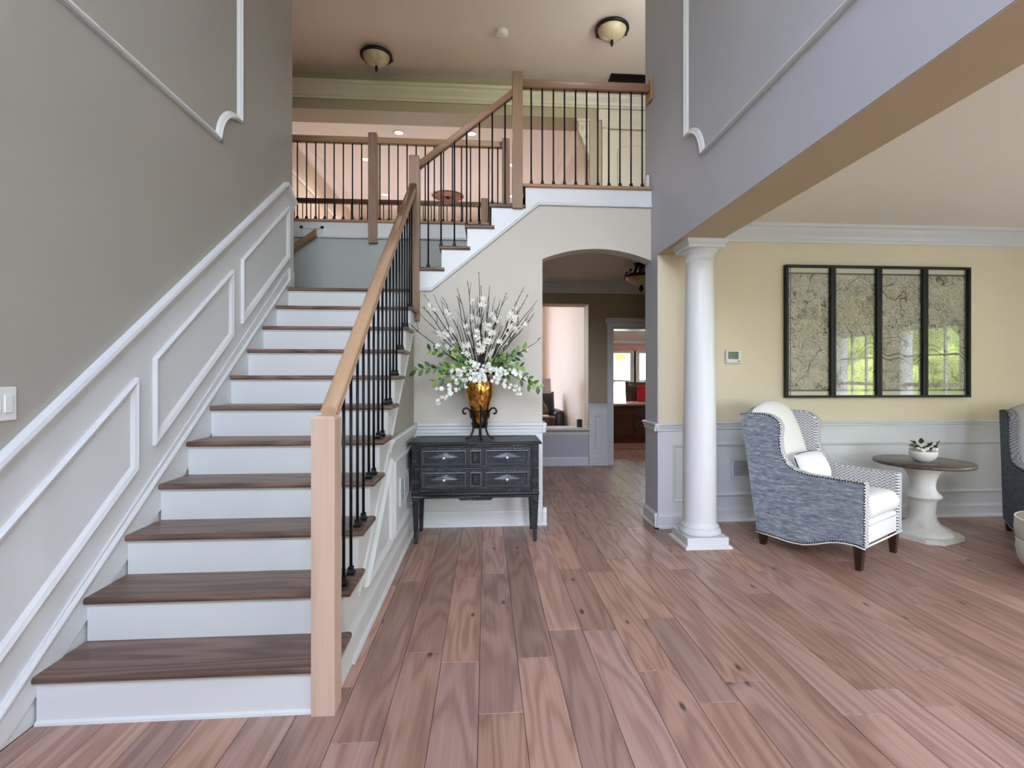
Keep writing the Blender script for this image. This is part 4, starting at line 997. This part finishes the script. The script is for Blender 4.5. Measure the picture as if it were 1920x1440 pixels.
obj('cover', B().cushion(lambda u, v: (u * .215 * (1 - .06 * v * v), 0, v * .128 * (1 - .10 * u * u) + .128), .075, 3, 14, 10, nrm=(0, 1, 0)), 'pillowfab', pw, local=True)
pp = []
for i in range(49):
    a = 2 * pi * i / 48; u = max(-1, min(1, 1.28 * cos(a))); v = max(-1, min(1, 1.28 * sin(a)))
    pp.append((u * .215 * (1 - .06 * v * v), 0, v * .128 * (1 - .10 * u * u) + .128))
obj('piping', B().tube(pp, .005, 6), 'slot', pw, local=True, label='dark piping')
in_chair(pw, -.005, .055, .505, rx=radians(-24))
armchair('shade-darkened blue tweed wing chair cut by the right edge of the picture', (4.605, 3.707, 0), radians(-37), 'tweed_shaded', 'scallop_shaded', 'cream_fab')

# ================================================================== PEDESTAL TABLE, BOWL, OTTOMAN
TX, TY, TH = 3.70, 4.10, .635
tb = thing('pedestal_table', 'round side table with dark top and whitewashed turned pedestal', 'side table', (TX, TY, 0))
obj('table_top', B().lathe([(.002, TH - .028), (.345, TH - .028), (.352, TH - .024), (.353, TH - .004), (.348, TH), (.002, TH)], seg=64), 'tabletop', tb, local=True)
pe = [(.13, TH - .029), (.13, TH - .05), (.145, TH - .055), (.148, TH - .066), (.14, TH - .072), (.115, TH - .10), (.095, TH - .15), (.088, TH - .20), (.092, TH - .235), (.108, TH - .262), (.128, TH - .282), (.134, TH - .292), (.13, TH - .302), (.112, TH - .31), (.094, TH - .34), (.088, .22), (.09, .19), (.10, .15), (.118, .12), (.15, .095), (.19, .078), (.215, .06), (.222, .045), (.222, .036)]
obj('pedestal', B().lathe(pe[::-1], seg=48), 'whitewash', tb, local=True)
bs = .235; c_ = .09; pl8 = [(-bs, -bs + c_), (-bs + c_, -bs), (bs - c_, -bs), (bs, -bs + c_), (bs, bs - c_), (bs - c_, bs), (-bs + c_, bs), (-bs, bs - c_)]
an = radians(20)
obj('base_plate', B().extr([(x * cos(an) - y * sin(an), x * sin(an) + y * cos(an), 0) for x, y in pl8], (0, 0, .036)), 'whitewash', tb, local=True)
bw = tag(obj('bowl', B().lathe([(.002, 0), (.05, 0), (.058, .004), (.085, .025), (.10, .05), (.105, .075), (.10, .092), (.096, .09), (.098, .07), (.08, .03), (.002, .016)], (TX - .02, TY - .03, TH), 36, sx=1.0, sy=.9), 'bowl'), 'white ceramic bowl holding flowers on the side table', 'bowl')
bf = thing('bowl_flowers', 'white flowers with dark green leaves filling the bowl', 'flowers', (TX - .02, TY - .03, TH + .07))
rn = random.Random(3)
lf2 = lf_me.copy(); lf2.materials.clear(); lf2.materials.append(M['leaf_dk'])
bud2 = B()
for q in range(7):
    a = q * 2.4; rr = .012 * sqrt(q / 2); bud2.ico((rr * cos(a), rr * sin(a), .02 - rr * .5), .017, 2, (1, 1, .8))
bud2_me = mk('white_bloom', bud2, 'petal')
for q in range(13):
    a = q * 2.4; rr = .088 * sqrt(q / 13); s_ = rn.uniform(.8, 1.05)
    inst('bloom', bud2_me, bf, (rr * cos(a), rr * sin(a), .056 - rr * .34), (rn.uniform(-.5, .5), rn.uniform(-.5, .5), a), (s_, s_, s_), local=True)
for q in range(34):
    a = q * 2.4 + .7; rr = .05 + .06 * rn.random(); s_ = rn.uniform(.7, 1.05)
    inst('leaf', lf2, bf, (rr * .8 * cos(a), rr * .8 * sin(a), .04 + rn.uniform(-.012, .035)), (rn.uniform(-.4, .4), -rn.uniform(.1, 1.0), a), (s_, s_ * 1.4, s_), local=True)
ot = thing('ottoman', 'round cream upholstered ottoman at the right edge', 'ottoman', (3.90, 3.10, 0))
obj('ottoman_base', B().lathe([(.22, .03), (.27, .05), (.30, .10), (.313, .17), (.31, .225), (.30, .232)], seg=48), 'cream_fab', ot, local=True)
obj('ottoman_cushion', B().lathe([(.295, .232), (.312, .25), (.32, .30), (.318, .36), (.31, .385), (.26, .41), (.15, .425), (.002, .43)], seg=48), 'cream_fab', ot, local=True)
for rr, zz in ((.307, .234), (.313, .383)): obj('welt', B().tube([(rr * cos(2 * pi * i / 48), rr * sin(2 * pi * i / 48), zz) for i in range(49)], .006, 6), 'whitefab', ot, local=True)
for i in range(4): obj('foot', B().lathe([(.02, 0), (.024, .04)], (.2 * cos(pi / 4 + i * pi / 2), .2 * sin(pi / 4 + i * pi / 2), 0), 10), 'legwood', ot, local=True)

# ================================================================== WALL AND CEILING FITTINGS
names = ['leftmost', 'second', 'third', 'rightmost']
xs = [2.807, 3.272, 3.731, 4.195, 4.658]
for i in range(4):
    x0, x1 = xs[i] + .002, xs[i + 1] - .002
    mp_ = thing('framed_map', '%s of four tall black-framed old map panels above the armchair' % names[i], 'picture', ((x0 + x1) / 2, Y4 - .03, 1.15), group='framed map panels')
    fb = B()
    for a, b_, c, d in ((x0, x0 + .022, 1.15, 2.40), (x1 - .022, x1, 1.15, 2.40), (x0 + .022, x1 - .022, 1.15, 1.172), (x0 + .022, x1 - .022, 2.378, 2.40)): fb.box(a, b_, Y4 - .05, Y4 - .001, c, d)
    obj('frame', fb, 'frame', mp_)
    obj('map_print', B().box(x0 + .02, x1 - .02, Y4 - .014, Y4 - .010, 1.17, 2.38), 'map', mp_)
    obj('glass_pane', B().box(x0 + .02, x1 - .02, Y4 - .022, Y4 - .020, 1.17, 2.38), 'picglass', mp_)
th = thing('thermostat', 'small white thermostat with grey screen beside the column', 'thermostat', (2.31, Y4, 1.47))
obj('housing', B().cbox(2.236, 2.388, Y4 - .028, Y4 - .001, 1.472, 1.598, .008, 2), 'plastic', th)
obj('screen', B().box(2.256, 2.355, Y4 - .030, Y4 - .0275, 1.512, 1.582), 'screen', th)
obj('button', B().cbox(2.35, 2.366, Y4 - .031, Y4 - .027, 1.488, 1.498, .002), 'slot', th)
vent('air_vent', 'white louvred vent low on the wainscot behind the wing chair', (2.285, Y4 - .0125, .392), (1, 0, 0), (0, 0, 1), (0, -1, 0), .37, .20, 12)
ls = thing('light_switch', 'white double rocker switch plate on the left wall', 'light switch', (XL, 1.985, 1.25))
obj('plate', B().cbox(XL + .0005, XL + .007, 1.93, 2.046, 1.188, 1.312, .003), 'plastic', ls)
for y_ in (1.958, 2.005): obj('rocker', B().cbox(XL + .006, XL + .012, y_ - .0165 + .005, y_ + .0165 + .005, 1.217, 1.283, .002), 'plastic', ls)
def flush_light(x, y, label):
    e = thing('ceiling_light', label, 'ceiling light', (x, y, ZT - .001), group='flush ceiling lights')
    obj('rim', B().lathe([(.16, 0), (.19, -.006), (.215, -.03), (.218, -.05), (.205, -.062), (.185, -.058), (.18, -.04), (.17, -.02), (.15, -.005)], seg=40, cap=False), 'bronze', e, local=True)
    obj('glass_bowl', B().lathe([(.182, -.05), (.17, -.085), (.14, -.125), (.09, -.16), (.03, -.18), (.001, -.182)], seg=36, cap=False), 'alabaster', e, local=True)
    obj('finial', B().lathe([(.001, -.175), (.02, -.182), (.014, -.195), (.024, -.215), (.02, -.235), (.006, -.26), (.001, -.268)], seg=12, cap=False), 'bronze', e, local=True)
    for a in (20, 140, 260): obj('clip', B().ico((.215 * cos(radians(a)), .215 * sin(radians(a)), -.05), .018, 1), 'bronze', e, local=True)
flush_light(-1.505, 7.18, 'bronze and alabaster flush ceiling light above the left of the bridge')
flush_light(1.60, 6.42, 'bronze and alabaster flush ceiling light near the right wall')
sd = thing('smoke_detector', 'small round smoke detector between the two ceiling lights', 'smoke detector', (.205, 6.62, ZT - .001))
obj('housing', B().lathe([(.085, 0), (.085, -.02), (.078, -.045), (.06, -.06), (.001, -.062)], seg=28, cap=False), plain('cream_plastic', C(222, 208, 190), .4), sd, local=True)
for i in range(8): obj('vent_slot', B().box(-.004, .004, -.004, .004, 0, .002), 'slot', sd, local=True, loc=(.045 * cos(i * pi / 4), .045 * sin(i * pi / 4), -.0635))
v3 = vent('ceiling_vent', 'dark return-air grille on the upper ceiling by the right wall', (1.84, 7.42, ZT - .001), (1, 0, 0), (0, 1, 0), (0, 0, -1), .62, .2, 8, 'bronze')
# hall lantern
hl = thing('hall_light', 'black scroll-arm bowl light hanging in the hall', 'ceiling light', (1.99, 6.45, 2.80))
obj('canopy', B().lathe([(.001, -.028), (.06, -.026), (.095, -.015), (.1, 0), (.001, 0)], seg=24, cap=False), 'iron', hl, local=True)
obj('stem', B().lathe([(.014, -.17), (.018, -.12), (.01, -.08), (.02, -.03)], seg=12), 'iron', hl, local=True)
for a in range(0, 360, 60):
    a_ = radians(a + 30); obj('arm', B().tube([(r * cos(a_), r * sin(a_), z) for r, z in [(.07, -.02), (.075, -.06), (.09, -.10), (.12, -.135), (.16, -.155), (.19, -.15), (.205, -.125), (.198, -.10), (.18, -.095), (.172, -.11)]], .0095, 8), 'iron', hl, local=True)
obj('rim', B().lathe([(.17, -.155), (.20, -.15), (.222, -.165), (.225, -.18), (.205, -.19), (.18, -.18)], seg=36, cap=False), 'iron', hl, local=True)
obj('glass_bowl', B().lathe([(.20, -.182), (.18, -.215), (.14, -.25), (.08, -.275), (.001, -.285)], seg=32, cap=False), 'alabaster', hl, local=True)
obj('finial', B().lathe([(.001, -.275), (.025, -.285), (.018, -.297), (.034, -.318), (.026, -.338), (.001, -.37)], seg=12, cap=False), 'iron', hl, local=True)
# carved bracket at the upper opening
cb_ = thing('carved_bracket', 'carved white scroll bracket at the upper opening corner', 'bracket', (1.5, YW + .1, 4.7))
pr = [(1.58, 5.28), (1.40, 5.28), (1.40, 5.22), (1.42, 5.20), (1.405, 5.12), (1.43, 5.04), (1.47, 4.98), (1.49, 4.90), (1.53, 4.84), (1.555, 4.76), (1.58, 4.70)]
obj('corbel', B().extr([(x, YW + .02, z) for x, z in pr], (0, .14, 0)), 'cream', cb_)
obj('corbel_cap', B().box(1.385, 1.58, YW + .005, YW + .175, 5.235, 5.28), 'cream', cb_)
for (sx_, sz_, r0) in ((1.475, 5.14, .05), (1.53, 5.0, .035), (1.555, 4.87, .02)):
    obj('scroll', B().tube([(sx_ + r0 * (1 - i / 24) * cos(i * .55), YW + .016, sz_ + r0 * (1 - i / 24) * sin(i * .55)) for i in range(24)], .007, 6), 'cream', cb_)
# great room ceiling fittings
office_fill = thing('recessed_light', 'added round fill light in the office ceiling, out of view', 'ceiling light', (3.2, 10.2, 2.799))  # added out of view to brighten the office, no known fixture
obj('trim_ring', B().lathe([(.075, 0), (.08, -.008), (.11, -.006), (.115, 0)], seg=28, cap=False), 'peach_c', office_fill, local=True)
obj('lens', B().lathe([(.001, -.003), (.075, -.003)], seg=28, cap=False), 'canlight', office_fill, local=True)
light('recessed_lamp', 'SPOT', (3.2, 10.2, 2.78), (0, 0, 0), 45, (1, .86, .74), .07, spot=radians(165))  # added fill spot for the office walls
gpos = [(-1.53, 9.16), (-.25, 9.11), (-2.37, 10.33), (-2.378, 12.3), (.55, 10.4), (.6, 12.2)]
gl = ['nearest left', 'nearest right', 'middle left', 'farthest left', 'middle right', 'farthest right']
for (x, y), nm in zip(gpos, gl):
    e = thing('recessed_light', '%s round recessed light in the great room ceiling' % nm, 'ceiling light', (x, y, 5.649), group='recessed great room lights')
    obj('trim_ring', B().lathe([(.075, 0), (.08, -.008), (.11, -.006), (.115, 0)], seg=28, cap=False), 'peach_c', e, local=True)
    obj('lens', B().lathe([(.001, -.003), (.075, -.003)], seg=28, cap=False), 'canlight', e, local=True)
    light('recessed_lamp', 'SPOT', (x, y, 5.63), (0, 0, 0), 90, (1, .93, .86), .07, spot=radians(150))
md = thing('ceiling_medallion', 'carved copper ceiling medallion in the great room', 'medallion', (-.90, 12.27, 5.649))
obj('rosette', B().lathe([(.36, 0), (.37, -.02), (.345, -.035), (.31, -.025), (.29, -.015), (.26, -.018), (.24, -.03), (.22, -.02), (.12, -.015), (.10, -.03), (.001, -.032)], seg=40, cap=False), 'medallion', md, local=True)
for i in range(12):
    a = i * pi / 6; obj('carved_leaf', B().ico((0, 0, 0), .04, 1, (1.6, .7, .35)), 'medallion', md, local=True, loc=(.17 * cos(a), .17 * sin(a), -.022)).rotation_euler = (0, 0, a)
obj('hub', B().lathe([(.05, -.02), (.055, -.05), (.03, -.08), (.001, -.085)], seg=16, cap=False), 'iron', md, local=True)

# ================================================================== GREAT ROOM AND OFFICE FURNISHINGS
stb = thing('lamp_table', 'dark wooden end table under the lamp in the great room', 'table', (1.06, 9.55, 0))
obj('table_top', B().cbox(-.24, .22, -.25, .25, .56, .60, .006), 'desk', stb, local=True)
for lx in (-.2, .18):
    for ly in (-.21, .21): obj('leg', B().box(lx - .02, lx + .02, ly - .02, ly + .02, 0, .56), 'desk', stb, local=True)
obj('shelf', B().box(-.2, .18, -.21, .21, .2, .22), 'desk', stb, local=True)
bk_ = tag(obj('book', B().cbox(1.0, 1.16, 9.36, 9.5, .601, .635, .004), 'whitefab'), 'pale book lying on the lamp table', 'book')
lp = thing('table_lamp', 'bronze bottle lamp with pale drum shade in the great room', 'lamp', (1.04, 9.62, .60))
obj('lamp_base', B().lathe([(.06, 0), (.1, .03), (.125, .09), (.12, .15), (.085, .21), (.045, .27), (.03, .33), (.026, .42), (.001, .43)], seg=28), 'lampbase', lp, local=True)
obj('lamp_shade', B().lathe([(.19, .44), (.178, .71)], seg=36, cap=False), 'lampshade', lp, local=True)
obj('finial', B().lathe([(.004, .43), (.004, .72), (.012, .73), (.001, .745)], seg=10), 'lampbase', lp, local=True)
rc = thing('recliner', 'black leather recliner against the pale great room wall', 'armchair', (1.30, 10.6, 0))
obj('seat', B().cbox(-.34, .1, -.35, .45, .1, .47, .06, 3), 'leather_dk', rc, local=True)
obj('backrest', B().cushion(lambda u, v: (-.1 + u * .27, .34 + .1 * v, .68 + v * .34), .12, 4, 12, 12, nrm=(0, -1, .2)), 'leather_dk', rc, local=True)
obj('armrest', B().cbox(.08, .29, -.4, .45, .05, .66, .07, 3), 'leather_dk', rc, local=True)
obj('armrest', B().cbox(-.52, -.33, -.4, .45, .05, .66, .07, 3), 'leather_dk', rc, local=True)
spk = thing('speaker', 'small black speaker standing on the white half-wall ledge', 'speaker', (1.44, YW + .12, .5651))
obj('housing', B().cbox(-.038, .038, -.04, .04, .0, .125, .006), 'black', spk, local=True)
obj('base', B().cbox(-.06, .05, -.05, .05, 0, .006, .002), 'plastic', spk, local=True)
dk = thing('desk', 'dark mahogany desk with paler top in the office', 'desk', (3.2, 10.6, .0125))
obj('pedestal', B().box(-.70, .75, -.43, .4, 0.04, .755), 'desk', dk, local=True)
obj('plinth', B().box(-.72, .77, -.45, .42, 0, .06), 'desk', dk, local=True)
obj('desk_top', B().cbox(-.76, .80, -.49, .46, .755, .795, .006), plain('pale_desk_top', C(200, 180, 165), .25), dk, local=True)
for q in range(3): obj('front_panel', B().cbox(-.66 + q * .46, -.24 + q * .46, -.445, -.43, .12, .70, .006), 'desk', dk, local=True)
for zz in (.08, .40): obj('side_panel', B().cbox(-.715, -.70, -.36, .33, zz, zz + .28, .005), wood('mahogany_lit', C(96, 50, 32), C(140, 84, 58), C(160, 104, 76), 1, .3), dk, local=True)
oc = thing('office_chair', 'brown leather office chair behind the desk', 'office chair', (3.47, 11.35, .0125))
obj('backrest', B().cushion(lambda u, v: (u * .33, .05 * v, .93 + v * .29), .09, 4, 14, 12, nrm=(0, 1, 0)), 'leather', oc, local=True)
obj('seat', B().cbox(-.3, .3, -.32, .3, .42, .54, .05, 3), 'leather', oc, local=True)
obj('base', B().lathe([(.3, 0), (.3, .03), (.04, .08), (.035, .42)], seg=10), 'iron', oc, local=True)
tag(obj('red_folder', B().cbox(3.24, 3.60, 10.74, 10.77, .808, 1.15, .004), 'red'), 'bright red display board standing on the office desk', 'folder')
tag(obj('rug', B().cbox(2.0, 4.3, 9.3, 12.0, .001, .012, .004), 'rug'), 'patterned brown rug under the office desk', 'rug')
